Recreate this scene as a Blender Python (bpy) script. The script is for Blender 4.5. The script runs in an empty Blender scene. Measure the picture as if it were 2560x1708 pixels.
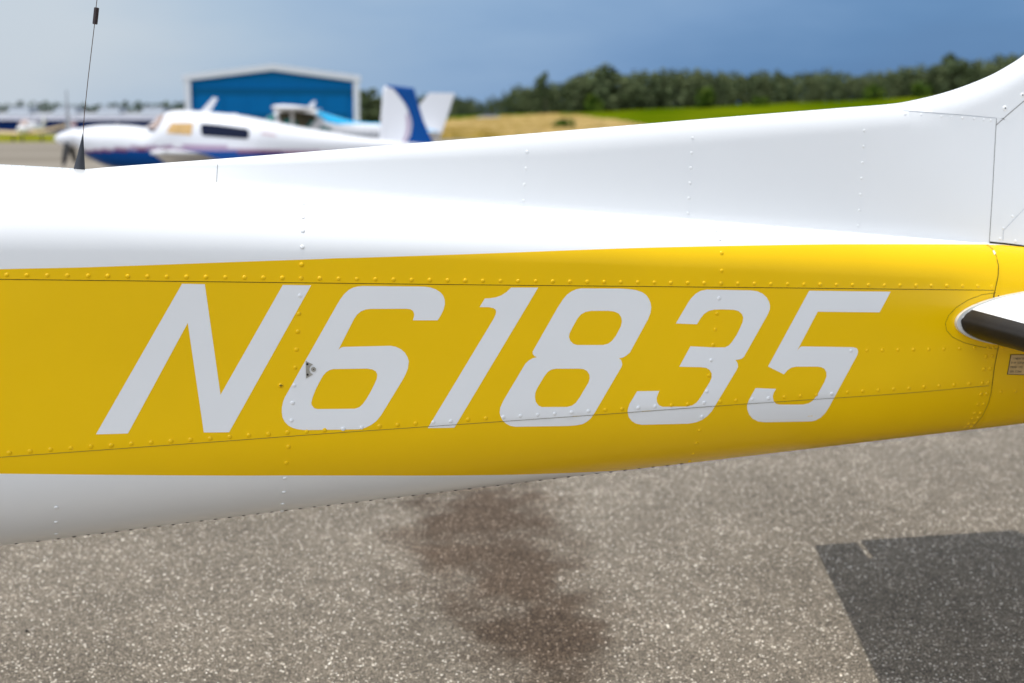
import bpy, bmesh, math, random
import numpy as np
from mathutils import Vector, Matrix, noise
from mathutils.bvhtree import BVHTree
random.seed(7)
R = math.radians
scene = bpy.context.scene
col = scene.collection

# ------------------------------------------------------------------ camera, sky, sun, exposure
CAM = Vector((0.0, 0.0, 1.6)); FPX = 2560 * 50.0 / 36.0; HORIZON = 312.0
PITCH = math.atan((854 - HORIZON) / FPX)
cd = bpy.data.cameras.new('camera'); cam = bpy.data.objects.new('camera', cd); col.objects.link(cam)
cd.lens = 50; cd.sensor_width = 36; cd.clip_start = 0.05; cd.clip_end = 20000
cam.location = CAM; cam.rotation_euler = (math.pi / 2 - PITCH, 0, 0)
cd.dof.use_dof = True; cd.dof.focus_distance = 2.98; cd.dof.aperture_fstop = 3.2
scene.camera = cam

SUN_DIR = Vector((-0.035, 0.012, 1.14)).normalized()
BRIGHT_SIDE = Vector((-0.5, -0.7, 0.5)).normalized()      # unseen sky raised on this side as fill for the shaded skin; stormy opposite
SUN_EL = math.asin(SUN_DIR.z); SUN_AZ = math.atan2(SUN_DIR.x, SUN_DIR.y)
sd = bpy.data.lights.new('sun', 'SUN'); so = bpy.data.objects.new('sun', sd); col.objects.link(so)
sd.energy = 2.75; sd.angle = R(0.6); sd.color = (1.0, 0.955, 0.88)
so.rotation_euler = SUN_DIR.to_track_quat('Z', 'Y').to_euler(); so.location = (-20, -5, 60)

w = bpy.data.worlds.new('World'); scene.world = w; w.use_nodes = True
wt = w.node_tree; wt.nodes.clear()
def wn(t, **k):
    n = wt.nodes.new(t)
    for a, v in k.items(): setattr(n, a, v)
    return n
def wl(a, b): wt.links.new(a, b)
wo = wn('ShaderNodeOutputWorld'); bg_sky = wn('ShaderNodeBackground'); bg_cloud = wn('ShaderNodeBackground'); mixs = wn('ShaderNodeMixShader')
sky = wn('ShaderNodeTexSky', sky_type='NISHITA', sun_disc=False); sky.sun_elevation = SUN_EL; sky.sun_rotation = SUN_AZ
sky.air_density = 1.2; sky.dust_density = 2.0
wl(sky.outputs[0], bg_sky.inputs[0]); bg_sky.inputs[1].default_value = 0.10
tc = wn('ShaderNodeTexCoord')
dot = wn('ShaderNodeVectorMath', operation='DOT_PRODUCT'); wl(tc.outputs['Generated'], dot.inputs[0]); dot.inputs[1].default_value = BRIGHT_SIDE
mp = wn('ShaderNodeMapping'); mp.inputs['Scale'].default_value = (1.0, 1.0, 3.2); wl(tc.outputs['Generated'], mp.inputs[0])
nz = wn('ShaderNodeTexNoise'); nz.inputs['Scale'].default_value = 3.2; nz.inputs['Detail'].default_value = 5; nz.inputs['Roughness'].default_value = 0.5
wl(mp.outputs[0], nz.inputs['Vector'])
nm = wn('ShaderNodeMath', operation='MULTIPLY_ADD'); wl(nz.outputs['Fac'], nm.inputs[0]); nm.inputs[1].default_value = 0.22; nm.inputs[2].default_value = -0.11
add = wn('ShaderNodeMath', operation='ADD'); wl(dot.outputs['Value'], add.inputs[0]); wl(nm.outputs[0], add.inputs[1])
mr = wn('ShaderNodeMapRange'); wl(add.outputs[0], mr.inputs[0]); mr.inputs[1].default_value = -1.0; mr.inputs[2].default_value = 1.0
cr = wn('ShaderNodeValToRGB'); wl(mr.outputs[0], cr.inputs[0])
el = cr.color_ramp.elements
el[0].position = 0.0; el[0].color = (0.06, 0.15, 0.34, 1)
el[1].position = 1.0; el[1].color = (1.78, 1.92, 2.15, 1)
for p, c in ((0.085, (0.080, 0.19, 0.40, 1)), (0.115, (0.105, 0.25, 0.50, 1)), (0.14, (0.175, 0.33, 0.59, 1)), (0.165, (0.27, 0.43, 0.67, 1)), (0.215, (0.43, 0.565, 0.73, 1)), (0.265, (0.60, 0.68, 0.77, 1)), (0.42, (0.62, 0.68, 0.77, 1)), (0.68, (0.47, 0.54, 0.66, 1)), (0.78, (0.72, 0.80, 0.94, 1)), (0.88, (1.58, 1.71, 1.94, 1))):  # zenith dimmed and out-of-view end brightened to shape the fill light
    e = el.new(p); e.color = c
wl(cr.outputs[0], bg_cloud.inputs[0]); bg_cloud.inputs[1].default_value = 1.0
mixs.inputs[0].default_value = 0.88
wl(bg_sky.outputs[0], mixs.inputs[1]); wl(bg_cloud.outputs[0], mixs.inputs[2]); wl(mixs.outputs[0], wo.inputs[0])

vs = scene.view_settings
scene.display_settings.display_device = 'sRGB'
vs.view_transform = 'Standard'; vs.look = 'None'; vs.exposure = 0.0; vs.gamma = 1.0
vs.use_curve_mapping = False
scene.cycles.use_denoising = True
scene.cycles.max_bounces = 8

# ------------------------------------------------------------------ projection helpers (reading positions off the photograph)
FW = Vector((0, math.cos(PITCH), -math.sin(PITCH))); UP = Vector((0, math.sin(PITCH), math.cos(PITCH)))
def ray(px, py):
    return (Vector((1, 0, 0)) * ((px - 1280) / FPX) + FW + UP * ((854 - py) / FPX)).normalized()
def proj(p):
    q = Vector(p) - CAM; d = q.dot(FW)
    return 1280 + q.x / d * FPX, 854 - q.dot(UP) / d * FPX
def on_plane(px, py, p0, n):
    r = ray(px, py); t = (Vector(p0) - CAM).dot(n) / r.dot(n); return CAM + r * t
def on_depth(px, py, y): return on_plane(px, py, (0, y, 0), Vector((0, 1, 0)))
def on_ground(px, py, z=0.0): return on_plane(px, py, (0, 0, z), Vector((0, 0, 1)))
def lerp_tab(tab):
    xs = [t[0] for t in tab]; ys = [t[1] for t in tab]
    def f(x):
        if x <= xs[0]: i = 0
        elif x >= xs[-1]: i = len(xs) - 2
        else: i = max(0, int(np.searchsorted(xs, x)) - 1)
        k = (x - xs[i]) / (xs[i + 1] - xs[i]); return ys[i] + k * (ys[i + 1] - ys[i])
    return f
def smooth_tab(tab):
    xs = [t[0] for t in tab]; ys = [t[1] for t in tab]; n = len(xs)
    m = [0] * n
    for i in range(n):
        if i == 0: m[i] = (ys[1] - ys[0]) / (xs[1] - xs[0])
        elif i == n - 1: m[i] = (ys[-1] - ys[-2]) / (xs[-1] - xs[-2])
        else: m[i] = (ys[i + 1] - ys[i - 1]) / (xs[i + 1] - xs[i - 1])
    def f(x):
        if x <= xs[0]: return ys[0] + m[0] * (x - xs[0])
        if x >= xs[-1]: return ys[-1] + m[-1] * (x - xs[-1])
        i = int(np.searchsorted(xs, x)) - 1
        h = xs[i + 1] - xs[i]; t = (x - xs[i]) / h
        return ((2*t**3 - 3*t*t + 1) * ys[i] + (t**3 - 2*t*t + t) * h * m[i] + (-2*t**3 + 3*t*t) * ys[i + 1] + (t**3 - t*t) * h * m[i + 1])
    return f

# ------------------------------------------------------------------ materials
def mat(name, rgb, rough=0.5, spec=0.5, coat=0.0, metallic=0.0, bump=None, vary=None, coat_rough=0.05):
    m = bpy.data.materials.new(name); m.use_nodes = True; t = m.node_tree; b = t.nodes['Principled BSDF']
    b.inputs['Base Color'].default_value = (*rgb, 1); b.inputs['Roughness'].default_value = rough
    b.inputs['Specular IOR Level'].default_value = spec; b.inputs['Metallic'].default_value = metallic
    b.inputs['Coat Weight'].default_value = coat; b.inputs['Coat Roughness'].default_value = coat_rough
    tcn = t.nodes.new('ShaderNodeTexCoord')
    if vary:                                   # (scale, amount): colour wear
        n = t.nodes.new('ShaderNodeTexNoise'); n.inputs['Scale'].default_value = vary[0]; n.inputs['Detail'].default_value = 6
        t.links.new(tcn.outputs['Object'], n.inputs['Vector'])
        r = t.nodes.new('ShaderNodeMapRange'); t.links.new(n.outputs['Fac'], r.inputs[0]); r.inputs[1].default_value = 0.3; r.inputs[2].default_value = 0.7
        r.inputs[3].default_value = 1 - vary[1]; r.inputs[4].default_value = 1 + vary[1]
        mx = t.nodes.new('ShaderNodeVectorMath'); mx.operation = 'SCALE'; mx.inputs[0].default_value = rgb
        t.links.new(r.outputs[0], mx.inputs['Scale']); t.links.new(mx.outputs[0], b.inputs['Base Color'])
        if len(vary) == 2:
            rr = t.nodes.new('ShaderNodeMapRange'); t.links.new(n.outputs['Fac'], rr.inputs[0]); rr.inputs[1].default_value = 0.3; rr.inputs[2].default_value = 0.7
        if len(vary) == 2:
            rr.inputs[3].default_value = max(0.03, rough - 0.06); rr.inputs[4].default_value = rough + 0.06
            t.links.new(rr.outputs[0], b.inputs['Roughness'])
        else: r.inputs[1].default_value = 0.15; r.inputs[2].default_value = 0.85
    if bump:                                   # (scale, distance)
        n = t.nodes.new('ShaderNodeTexNoise'); n.inputs['Scale'].default_value = bump[0]; n.inputs['Detail'].default_value = 3
        t.links.new(tcn.outputs['Object'], n.inputs['Vector'])
        bp = t.nodes.new('ShaderNodeBump'); bp.inputs['Distance'].default_value = bump[1]; bp.inputs['Strength'].default_value = 1
        t.links.new(n.outputs['Fac'], bp.inputs['Height']); t.links.new(bp.outputs[0], b.inputs['Normal'])
    return m
M_WHITE = mat('white_paint', (0.83, 0.835, 0.83), 0.22, 0.45, 0.15, bump=(700, 0.00002), vary=(2.2, 0.025, 0))
M_YEL = mat('yellow_paint', (0.90, 0.55, 0.0), 0.22, 0.30, 0.05, bump=(700, 0.00002), vary=(2.2, 0.07, 0))
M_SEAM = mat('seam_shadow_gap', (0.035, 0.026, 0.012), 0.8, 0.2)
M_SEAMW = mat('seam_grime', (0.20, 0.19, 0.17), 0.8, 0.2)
M_BOOT = mat('black_rubber', (0.014, 0.012, 0.011), 0.45, 0.28, bump=(60, 0.0006), vary=(14, 0.35))
M_SEAL = mat('white_seal', (0.66, 0.65, 0.60), 0.5, vary=(20, 0.08))
M_ALU = mat('worn_aluminium', (0.42, 0.40, 0.35), 0.45, 0.5, 0, 0.6, vary=(60, 0.15))
M_HOLE = mat('dark_hole', (0.012, 0.009, 0.006), 0.7)
M_ANT = mat('antenna_plastic', (0.030, 0.034, 0.042), 0.5, 0.4, vary=(30, 0.25))
M_SLEEVE = mat('antenna_sleeve', (0.018, 0.006, 0.005), 0.45)
M_WIRE = mat('antenna_wire', (0.085, 0.045, 0.022), 0.4, 0.5, 0, 0.6)
M_JOINT = mat('joint_sealant', (0.40, 0.44, 0.49), 0.6)
M_LAPLINE = mat('lap_line_grime', (0.13, 0.105, 0.05), 0.8, 0.2)
M_RIVET_SHADE = mat('shaded_rivet', (0.10, 0.09, 0.075), 0.6)  # dark tone paints the shade on the belly rivet row
M_PLATE = mat('placard_metal', (0.62, 0.44, 0.20), 0.45, 0.4, 0, 0.0, vary=(80, 0.12))
M_INK = mat('placard_ink', (0.03, 0.02, 0.015), 0.6)

def asphalt_material():
    m = bpy.data.materials.new('old_asphalt'); m.use_nodes = True; t = m.node_tree; b = t.nodes['Principled BSDF']
    N = t.nodes.new; L = t.links.new
    tcn = N('ShaderNodeTexCoord')
    wv = N('ShaderNodeTexNoise'); wv.inputs['Scale'].default_value = 60; L(tcn.outputs['Object'], wv.inputs['Vector'])
    wm = N('ShaderNodeVectorMath'); wm.operation = 'MULTIPLY_ADD'; L(wv.outputs['Color'], wm.inputs[0]); wm.inputs[1].default_value = (0.008, 0.008, 0.0); L(tcn.outputs['Object'], wm.inputs[2])
    v1 = N('ShaderNodeTexVoronoi'); v1.inputs['Scale'].default_value = 138; L(wm.outputs[0], v1.inputs['Vector'])
    sep = N('ShaderNodeSeparateColor'); L(v1.outputs['Color'], sep.inputs[0])
    r1 = N('ShaderNodeValToRGB'); L(sep.outputs[0], r1.inputs[0]); e = r1.color_ramp.elements
    e[0].position = 0; e[0].color = (0.040, 0.034, 0.027, 1); e[1].position = 1; e[1].color = (1.0, 0.94, 0.83, 1)
    for p, c in ((0.35, (0.082, 0.070, 0.055, 1)), (0.70, (0.145, 0.124, 0.098, 1)), (0.86, (0.235, 0.20, 0.158, 1)), (0.935, (0.54, 0.48, 0.40, 1))):
        k = e.new(p); k.color = c
    v2 = N('ShaderNodeTexVoronoi'); v2.inputs['Scale'].default_value = 380; L(wm.outputs[0], v2.inputs['Vector'])
    sep2 = N('ShaderNodeSeparateColor'); L(v2.outputs['Color'], sep2.inputs[0])
    r2 = N('ShaderNodeValToRGB'); L(sep2.outputs[1], r2.inputs[0]); e = r2.color_ramp.elements
    e[0].position = 0; e[0].color = (0.036, 0.031, 0.026, 1); e[1].position = 1; e[1].color = (0.40, 0.345, 0.27, 1)
    k = e.new(0.8); k.color = (0.125, 0.107, 0.085, 1)
    gap = N('ShaderNodeMapRange'); L(v1.outputs['Distance'], gap.inputs[0]); gap.inputs[1].default_value = 0.30; gap.inputs[2].default_value = 0.55
    mx = N('ShaderNodeMix'); mx.data_type = 'RGBA'; L(gap.outputs[0], mx.inputs[0]); L(r1.outputs[0], mx.inputs[6]); L(r2.outputs[0], mx.inputs[7])
    # broad wear, warm on one side
    n1 = N('ShaderNodeTexNoise'); n1.inputs['Scale'].default_value = 1.3; n1.inputs['Detail'].default_value = 7; n1.inputs['Roughness'].default_value = 0.6; L(tcn.outputs['Object'], n1.inputs['Vector'])
    g1 = N('ShaderNodeMapRange'); L(n1.outputs['Fac'], g1.inputs[0]); g1.inputs[1].default_value = 0.3; g1.inputs[2].default_value = 0.7; g1.inputs[3].default_value = 1.30; g1.inputs[4].default_value = 1.84
    s1 = N('ShaderNodeVectorMath'); s1.operation = 'SCALE'; wrm = N('ShaderNodeVectorMath'); wrm.operation = 'MULTIPLY'; L(mx.outputs[2], wrm.inputs[0]); wrm.inputs[1].default_value = (1.0, 0.992, 0.975); L(wrm.outputs[0], s1.inputs[0]); L(g1.outputs[0], s1.inputs['Scale'])
    n3 = N('ShaderNodeTexNoise'); n3.inputs['Scale'].default_value = 11; n3.inputs['Detail'].default_value = 5; n3.inputs['Roughness'].default_value = 0.65; L(tcn.outputs['Object'], n3.inputs['Vector'])
    g3 = N('ShaderNodeMapRange'); L(n3.outputs['Fac'], g3.inputs[0]); g3.inputs[1].default_value = 0.25; g3.inputs[2].default_value = 0.75; g3.inputs[3].default_value = 0.80; g3.inputs[4].default_value = 1.20
    s3 = N('ShaderNodeVectorMath'); s3.operation = 'SCALE'; L(s1.outputs[0], s3.inputs[0]); L(g3.outputs[0], s3.inputs['Scale'])
    # old oil stain: an irregular brownish band, ragged and mottled
    mask = None
    for (cx, cy, rx, ry) in ((-0.13, 5.55, 0.40, 0.95), (-0.02, 4.95, 0.36, 0.75), (0.11, 4.35, 0.32, 0.60)):
        mpn = N('ShaderNodeMapping'); mpn.vector_type = 'POINT'; mpn.inputs['Location'].default_value = (-cx / rx, -cy / ry, 0); mpn.inputs['Scale'].default_value = (1 / rx, 1 / ry, 0)
        L(tcn.outputs['Object'], mpn.inputs[0])
        ln = N('ShaderNodeVectorMath'); ln.operation = 'LENGTH'; L(mpn.outputs[0], ln.inputs[0])
        gg = N('ShaderNodeMapRange'); L(ln.outputs['Value'], gg.inputs[0]); gg.inputs[1].default_value = 0.0; gg.inputs[2].default_value = 1.6; gg.inputs[3].default_value = 1.0 if cx < 0.3 else 0.70; gg.inputs[4].default_value = 0
        if mask is None: mask = gg.outputs[0]
        else:
            mxm = N('ShaderNodeMath'); mxm.operation = 'SMOOTH_MAX'; L(mask, mxm.inputs[0]); L(gg.outputs[0], mxm.inputs[1]); mxm.inputs[2].default_value = 0.2; mask = mxm.outputs[0]
    mpw = N('ShaderNodeMapping'); mpw.inputs['Scale'].default_value = (1.0, 0.8, 1); L(tcn.outputs['Object'], mpw.inputs[0])
    nw = N('ShaderNodeTexNoise'); nw.inputs['Scale'].default_value = 4.5; nw.inputs['Detail'].default_value = 7; nw.inputs['Roughness'].default_value = 0.62; L(mpw.outputs[0], nw.inputs['Vector'])
    ma = N('ShaderNodeMath'); ma.operation = 'MULTIPLY_ADD'; L(nw.outputs['Fac'], ma.inputs[0]); ma.inputs[1].default_value = 1.25; L(mask, ma.inputs[2])
    gm = N('ShaderNodeMapRange'); gm.interpolation_type = 'SMOOTHSTEP'; L(ma.outputs[0], gm.inputs[0]); gm.inputs[1].default_value = 0.86; gm.inputs[2].default_value = 1.48
    mul = N('ShaderNodeVectorMath'); mul.operation = 'MULTIPLY'; L(s3.outputs[0], mul.inputs[0]); mul.inputs[1].default_value = (0.47, 0.40, 0.36)
    mm = N('ShaderNodeMix'); mm.data_type = 'RGBA'; L(gm.outputs[0], mm.inputs[0]); L(s3.outputs[0], mm.inputs[6]); L(mul.outputs[0], mm.inputs[7])
    prev = mm.outputs[2]
    L(prev, b.inputs['Base Color'])
    b.inputs['Roughness'].default_value = 0.8; b.inputs['Specular IOR Level'].default_value = 0.08
    bp = N('ShaderNodeBump'); bp.inputs['Distance'].default_value = 0.003; bp.inputs['Strength'].default_value = 0.8
    iv = N('ShaderNodeMath'); iv.operation = 'SUBTRACT'; iv.inputs[0].default_value = 1; L(v1.outputs['Distance'], iv.inputs[1]); L(iv.outputs[0], bp.inputs['Height']); L(bp.outputs[0], b.inputs['Normal'])
    return m
M_ASPH = asphalt_material()

def two_tone(name, c1, c2, scale, stretch=(1, 1, 1), rough=0.9, lo=0.4, hi=0.6, detail=5):
    m = bpy.data.materials.new(name); m.use_nodes = True; t = m.node_tree; b = t.nodes['Principled BSDF']
    tcn = t.nodes.new('ShaderNodeTexCoord'); mpn = t.nodes.new('ShaderNodeMapping'); mpn.inputs['Scale'].default_value = stretch
    t.links.new(tcn.outputs['Object'], mpn.inputs[0])
    n = t.nodes.new('ShaderNodeTexNoise'); n.inputs['Scale'].default_value = scale; n.inputs['Detail'].default_value = detail; t.links.new(mpn.outputs[0], n.inputs['Vector'])
    r = t.nodes.new('ShaderNodeValToRGB'); t.links.new(n.outputs['Fac'], r.inputs[0])
    r.color_ramp.elements[0].position = lo; r.color_ramp.elements[0].color = (*c1, 1); r.color_ramp.elements[1].position = hi; r.color_ramp.elements[1].color = (*c2, 1)
    t.links.new(r.outputs[0], b.inputs['Base Color']); b.inputs['Roughness'].default_value = rough; b.inputs['Specular IOR Level'].default_value = 0.0
    return m
M_CONC = two_tone('pale_concrete', (0.21, 0.185, 0.15), (0.27, 0.24, 0.20), 0.12, (0.25, 1, 1), 0.85)
M_GRASS = two_tone('field_grass', (0.060, 0.098, 0.001), (0.125, 0.155, 0.003), 0.05, (1, 1, 1))
M_VERGE = two_tone('verge_grass', (0.12, 0.14, 0.008), (0.30, 0.27, 0.03), 0.10, (0.3, 1, 1))
M_DRY = two_tone('dry_grass', (0.36, 0.24, 0.05), (0.62, 0.43, 0.17), 0.10, (0.5, 1, 1), lo=0.36, hi=0.58)
M_LEAF = two_tone('dark_foliage', (0.068, 0.090, 0.044), (0.118, 0.138, 0.064), 0.16, lo=0.36, hi=0.64)
M_LEAF2 = two_tone('bright_foliage', (0.045, 0.085, 0.012), (0.085, 0.125, 0.018), 0.5)
M_LEAF3 = two_tone('far_foliage', (0.045, 0.068, 0.045), (0.080, 0.105, 0.060), 0.25)
M_BARK = mat('bark', (0.07, 0.055, 0.04), 0.9)
M_HBLUE = mat('hangar_blue_metal', (0.0, 0.145, 0.42), 0.6, 0.1, vary=(0.4, 0.04))
M_HBLUE2 = mat('hangar_blue_header', (0.0, 0.10, 0.26), 0.6, 0.1)
M_HNAVY = mat('navy_hangar_door', (0.001, 0.022, 0.115), 0.6, 0.1, vary=(0.5, 0.08))
M_TRIM2 = mat('dull_white_metal', (0.34, 0.37, 0.41), 0.6, 0.2)
M_TRIM = mat('white_metal_trim', (0.80, 0.79, 0.88), 0.4, 0.5)
M_ROOFG = mat('grey_metal_roof', (0.36, 0.37, 0.40), 0.5, 0.4, vary=(0.3, 0.05))
M_FWHITE = mat('aircraft_white', (0.78, 0.78, 0.80), 0.25, 0.4, 0.15)
M_FBLUE = mat('aircraft_blue', (0.0, 0.062, 0.26), 0.3, 0.15, 0.05)
M_MAUVE = mat('mauve_stripe', (0.42, 0.30, 0.42), 0.3)
M_MAROON = mat('maroon_stripe', (0.16, 0.02, 0.06), 0.3)
M_DKGLASS = mat('dark_window', (0.003, 0.007, 0.028), 0.15, 0.15)
M_GOLD = mat('gold_sunshade', (0.62, 0.38, 0.13), 0.3, 0.5, vary=(6, 0.12))
M_WSCREEN = mat('windscreen_reflection', (0.40, 0.29, 0.24), 0.15, 0.6)  # pinkish brown paints a warm reflection into the glass
M_RUBBER = mat('tyre_rubber', (0.02, 0.02, 0.02), 0.7)
M_PROP = mat('propeller_shaded', (0.025, 0.025, 0.025), 0.45)
M_PROPG = mat('propeller_sunlit', (0.30, 0.31, 0.33), 0.4)
M_CYAN = mat('cyan_paint', (0.003, 0.44, 0.80), 0.25, 0.5, 0.4)
M_TEAL = mat('teal_window', (0.004, 0.16, 0.15), 0.12, 0.6)
M_OLIVE = mat('olive_window', (0.085, 0.075, 0.045), 0.2, 0.5, vary=(2.5, 0.35))
M_TAN = mat('tan_wing_reflection', (0.62, 0.47, 0.26), 0.4)  # tan paints in the grass colour reflected on the wing undersides
M_RED = mat('red_lens', (0.35, 0.02, 0.04), 0.3)
M_CARW = mat('pale_car_paint', (0.55, 0.55, 0.52), 0.3, 0.5, 0.3)
M_GREYINK = mat('grey_lettering', (0.30, 0.32, 0.35), 0.5)
M_PINKINK = mat('pink_lettering', (0.60, 0.35, 0.38), 0.5)

# ------------------------------------------------------------------ object helpers
class MB:
    def __init__(s): s.v = []; s.f = []; s.m = []; s.mats = []
    def mi(s, m):
        if m not in s.mats: s.mats.append(m)
        return s.mats.index(m)
    def face(s, pts, m):
        i = len(s.v); s.v += [Vector(p) for p in pts]; s.f.append(tuple(range(i, i + len(pts)))); s.m.append(s.mi(m))
    def box(s, lo, hi, m):
        x0, y0, z0 = lo; x1, y1, z1 = hi
        i = len(s.v); s.v += [Vector(p) for p in ((x0,y0,z0),(x1,y0,z0),(x1,y1,z0),(x0,y1,z0),(x0,y0,z1),(x1,y0,z1),(x1,y1,z1),(x0,y1,z1))]
        for f in ((3,2,1,0),(4,5,6,7),(0,1,5,4),(1,2,6,5),(2,3,7,6),(3,0,4,7)): s.f.append(tuple(i + k for k in f)); s.m.append(s.mi(m))
    def loft(s, rings, m, caps=True, closed=True, mfun=None):
        i = len(s.v); n = len(rings[0])
        for r in rings: s.v += [Vector(p) for p in r]
        for a in range(len(rings) - 1):
            for b in range(n if closed else n - 1):
                q = (i + a*n + b, i + a*n + (b+1) % n, i + (a+1)*n + (b+1) % n, i + (a+1)*n + b)
                s.f.append(q); mm = m
                if mfun: mm = mfun((s.v[q[0]] + s.v[q[1]] + s.v[q[2]] + s.v[q[3]]) / 4)
                s.m.append(s.mi(mm))
        if caps:
            s.f.append(tuple(i + b for b in range(n))[::-1]); s.m.append(s.mi(m))
            s.f.append(tuple(i + (len(rings)-1)*n + b for b in range(n))); s.m.append(s.mi(m))
    def tube(s, pts, rad, m, seg=10):
        pts = [Vector(p) for p in pts]; rings = []
        for k, p in enumerate(pts):
            d = (pts[min(k+1, len(pts)-1)] - pts[max(k-1, 0)]).normalized()
            a = d.orthogonal().normalized() if k == 0 else (a - d * a.dot(d)).normalized()
            b = d.cross(a); r = rad[k] if isinstance(rad, (list, tuple)) else rad
            rings.append([p + (a * math.cos(2*math.pi*q/seg) + b * math.sin(2*math.pi*q/seg)) * r for q in range(seg)])
        s.loft(rings, m)
    def xform(s, M):
        s.v = [M @ p for p in s.v]; return s
    def mesh(s, name, origin=Vector((0,0,0)), smooth=True, weld=False, auto=None):
        me = bpy.data.meshes.new(name)
        me.from_pydata([tuple(p - origin) for p in s.v], [], s.f)
        for m in s.mats: me.materials.append(m)
        me.polygons.foreach_set('material_index', s.m)
        if weld or auto is not None:
            bm = bmesh.new(); bm.from_mesh(me)
            bmesh.ops.remove_doubles(bm, verts=bm.verts, dist=1e-5)
            bmesh.ops.recalc_face_normals(bm, faces=bm.faces)
            bm.to_mesh(me); bm.free()
        if smooth: me.polygons.foreach_set('use_smooth', [True] * len(me.polygons))
        if smooth and auto is not None: me.set_sharp_from_angle(angle=R(auto))
        me.update(); return me
def link(name, data, parent=None, loc=(0,0,0), label=None, cat=None, group=None, kind=None):
    o = bpy.data.objects.new(name, data); col.objects.link(o); o.location = loc
    if parent: o.parent = parent
    if label: o['label'] = label
    if cat: o['category'] = cat
    if group: o['group'] = group
    if kind: o['kind'] = kind
    return o
def empty(name, loc, label, cat, group=None, rz=0.0):
    o = link(name, None, None, loc, label, cat, group); o.empty_display_size = 0.3; o.rotation_euler = (0, 0, rz); return o
def part(name, mb, root_loc, parent, label=None, kind=None, **k):
    return link(name, mb.mesh(name, Vector(root_loc), **k), parent, label=label, kind=kind)

# ================================================================== LARGE STRUCTURE
def field_h(x, y):                              # the field climbs gently beyond the taxiway on the open side
    u = x / max(y, 1.0)
    h = lerp_tab([(-0.30, 0.0), (-0.13, 0.4), (-0.04, 3.6), (0.05, 4.6), (0.27, 8.0), (0.36, 9.5), (0.8, 12.0)])(max(-0.30, min(0.8, u)))
    k = max(0.0, min(1.0, (y - 168) / 182.0))
    return h * k + 0.25 * noise.noise(Vector((x * 0.05, y * 0.05, 0))) * min(1, k * 6)

g = MB(); g.face([(-6000, -3000, -0.30), (6000, -3000, -0.30), (6000, 9000, -0.30), (-6000, 9000, -0.30)], M_GRASS)
link('ground', g.mesh('ground', smooth=False), kind='structure')
g = MB(); g.face([(-200, -60, 0), (200, -60, 0), (200, 16, 0), (-200, 16, 0)], M_ASPH)
link('tarmac', g.mesh('tarmac', smooth=False), kind='structure')
g = MB(); g.face([(-500, 16, -0.004), (500, 16, -0.004), (500, 170, -0.004), (60, 168, -0.004), (-20, 160, -0.004), (-40, 134, -0.004), (-500, 134, -0.004)], M_CONC)
link('taxiway', g.mesh('taxiway', smooth=False), kind='structure')
g = MB(); g.face([(-500, 134, -0.02), (-40, 134, -0.02), (-20, 160, -0.02), (-20, 240, -0.02), (-500, 240, -0.02)], M_VERGE)
link('grass_verge', g.mesh('grass_verge', smooth=False), kind='structure')
g = MB(); g.face([(-500, 240, -0.01), (-15, 240, -0.01), (-15, 420, -0.01), (-500, 420, -0.01)], M_CONC)
link('hangar_apron', g.mesh('hangar_apron', smooth=False), kind='structure')
def grid_sheet(xs, ys, hf, m):
    b = MB(); nx = len(xs)
    for y in ys:
        for x in xs: b.v.append(Vector((x, y, hf(x, y))))
    for j in range(len(ys) - 1):
        for i in range(nx - 1):
            b.f.append((j*nx+i, j*nx+i+1, (j+1)*nx+i+1, (j+1)*nx+i)); b.m.append(b.mi(m))
    return b
fy = [160 + k * 5 for k in range(60)]
g = grid_sheet([-60 + k * 5 for k in range(90)], fy, lambda x, y: field_h(x, y) + (-0.06 if y < 166 else 0.02), M_GRASS)
link('field', g.mesh('field'), kind='structure')

def field_at(px, py, y0=170, y1=420):           # where the view ray meets the sloping field
    r = ray(px, py)
    for k in range(500):
        y = y0 + (y1 - y0) * k / 499; p = CAM + r * (y / r.y)
        if p.z <= field_h(p.x, p.y): return p
    return CAM + r * (y1 / r.y)

# dry grass lying over the lower slope: tufts in one mass
g = MB(); rnd = random.Random(3)
def dry_edge(u): return lerp_tab([(-0.16, 205), (-0.10, 235), (-0.05, 262), (-0.01, 290), (0.03, 300), (0.047, 275), (0.062, 240), (0.085, 215), (0.105, 172)])(u)
n = 0
while n < 5600:
    y = 167 + rnd.random() * 135; u = -0.16 + rnd.random() * 0.27; x = u * y
    if y > dry_edge(u) + rnd.uniform(-6, 6): continue
    n += 1
    z = field_h(x, y); h = rnd.uniform(0.35, 0.85); wd = rnd.uniform(0.5, 1.3); a = rnd.uniform(-0.6, 0.6)
    dx, dy = wd * math.cos(a), wd * math.sin(a)
    g.face([(x - dx, y - dy, z), (x + dx, y + dy, z), (x + dx * 0.7 + rnd.uniform(-.2, .2), y + dy * .7 + 0.3, z + h * rnd.uniform(.7, 1)), (x - dx * 0.7, y - dy * .7 + 0.3, z + h)], M_DRY)
link('dry_grass', g.mesh('dry_grass', smooth=False), kind='stuff', label='sunlit tan dry grass on the slope beyond the taxiway')

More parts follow.
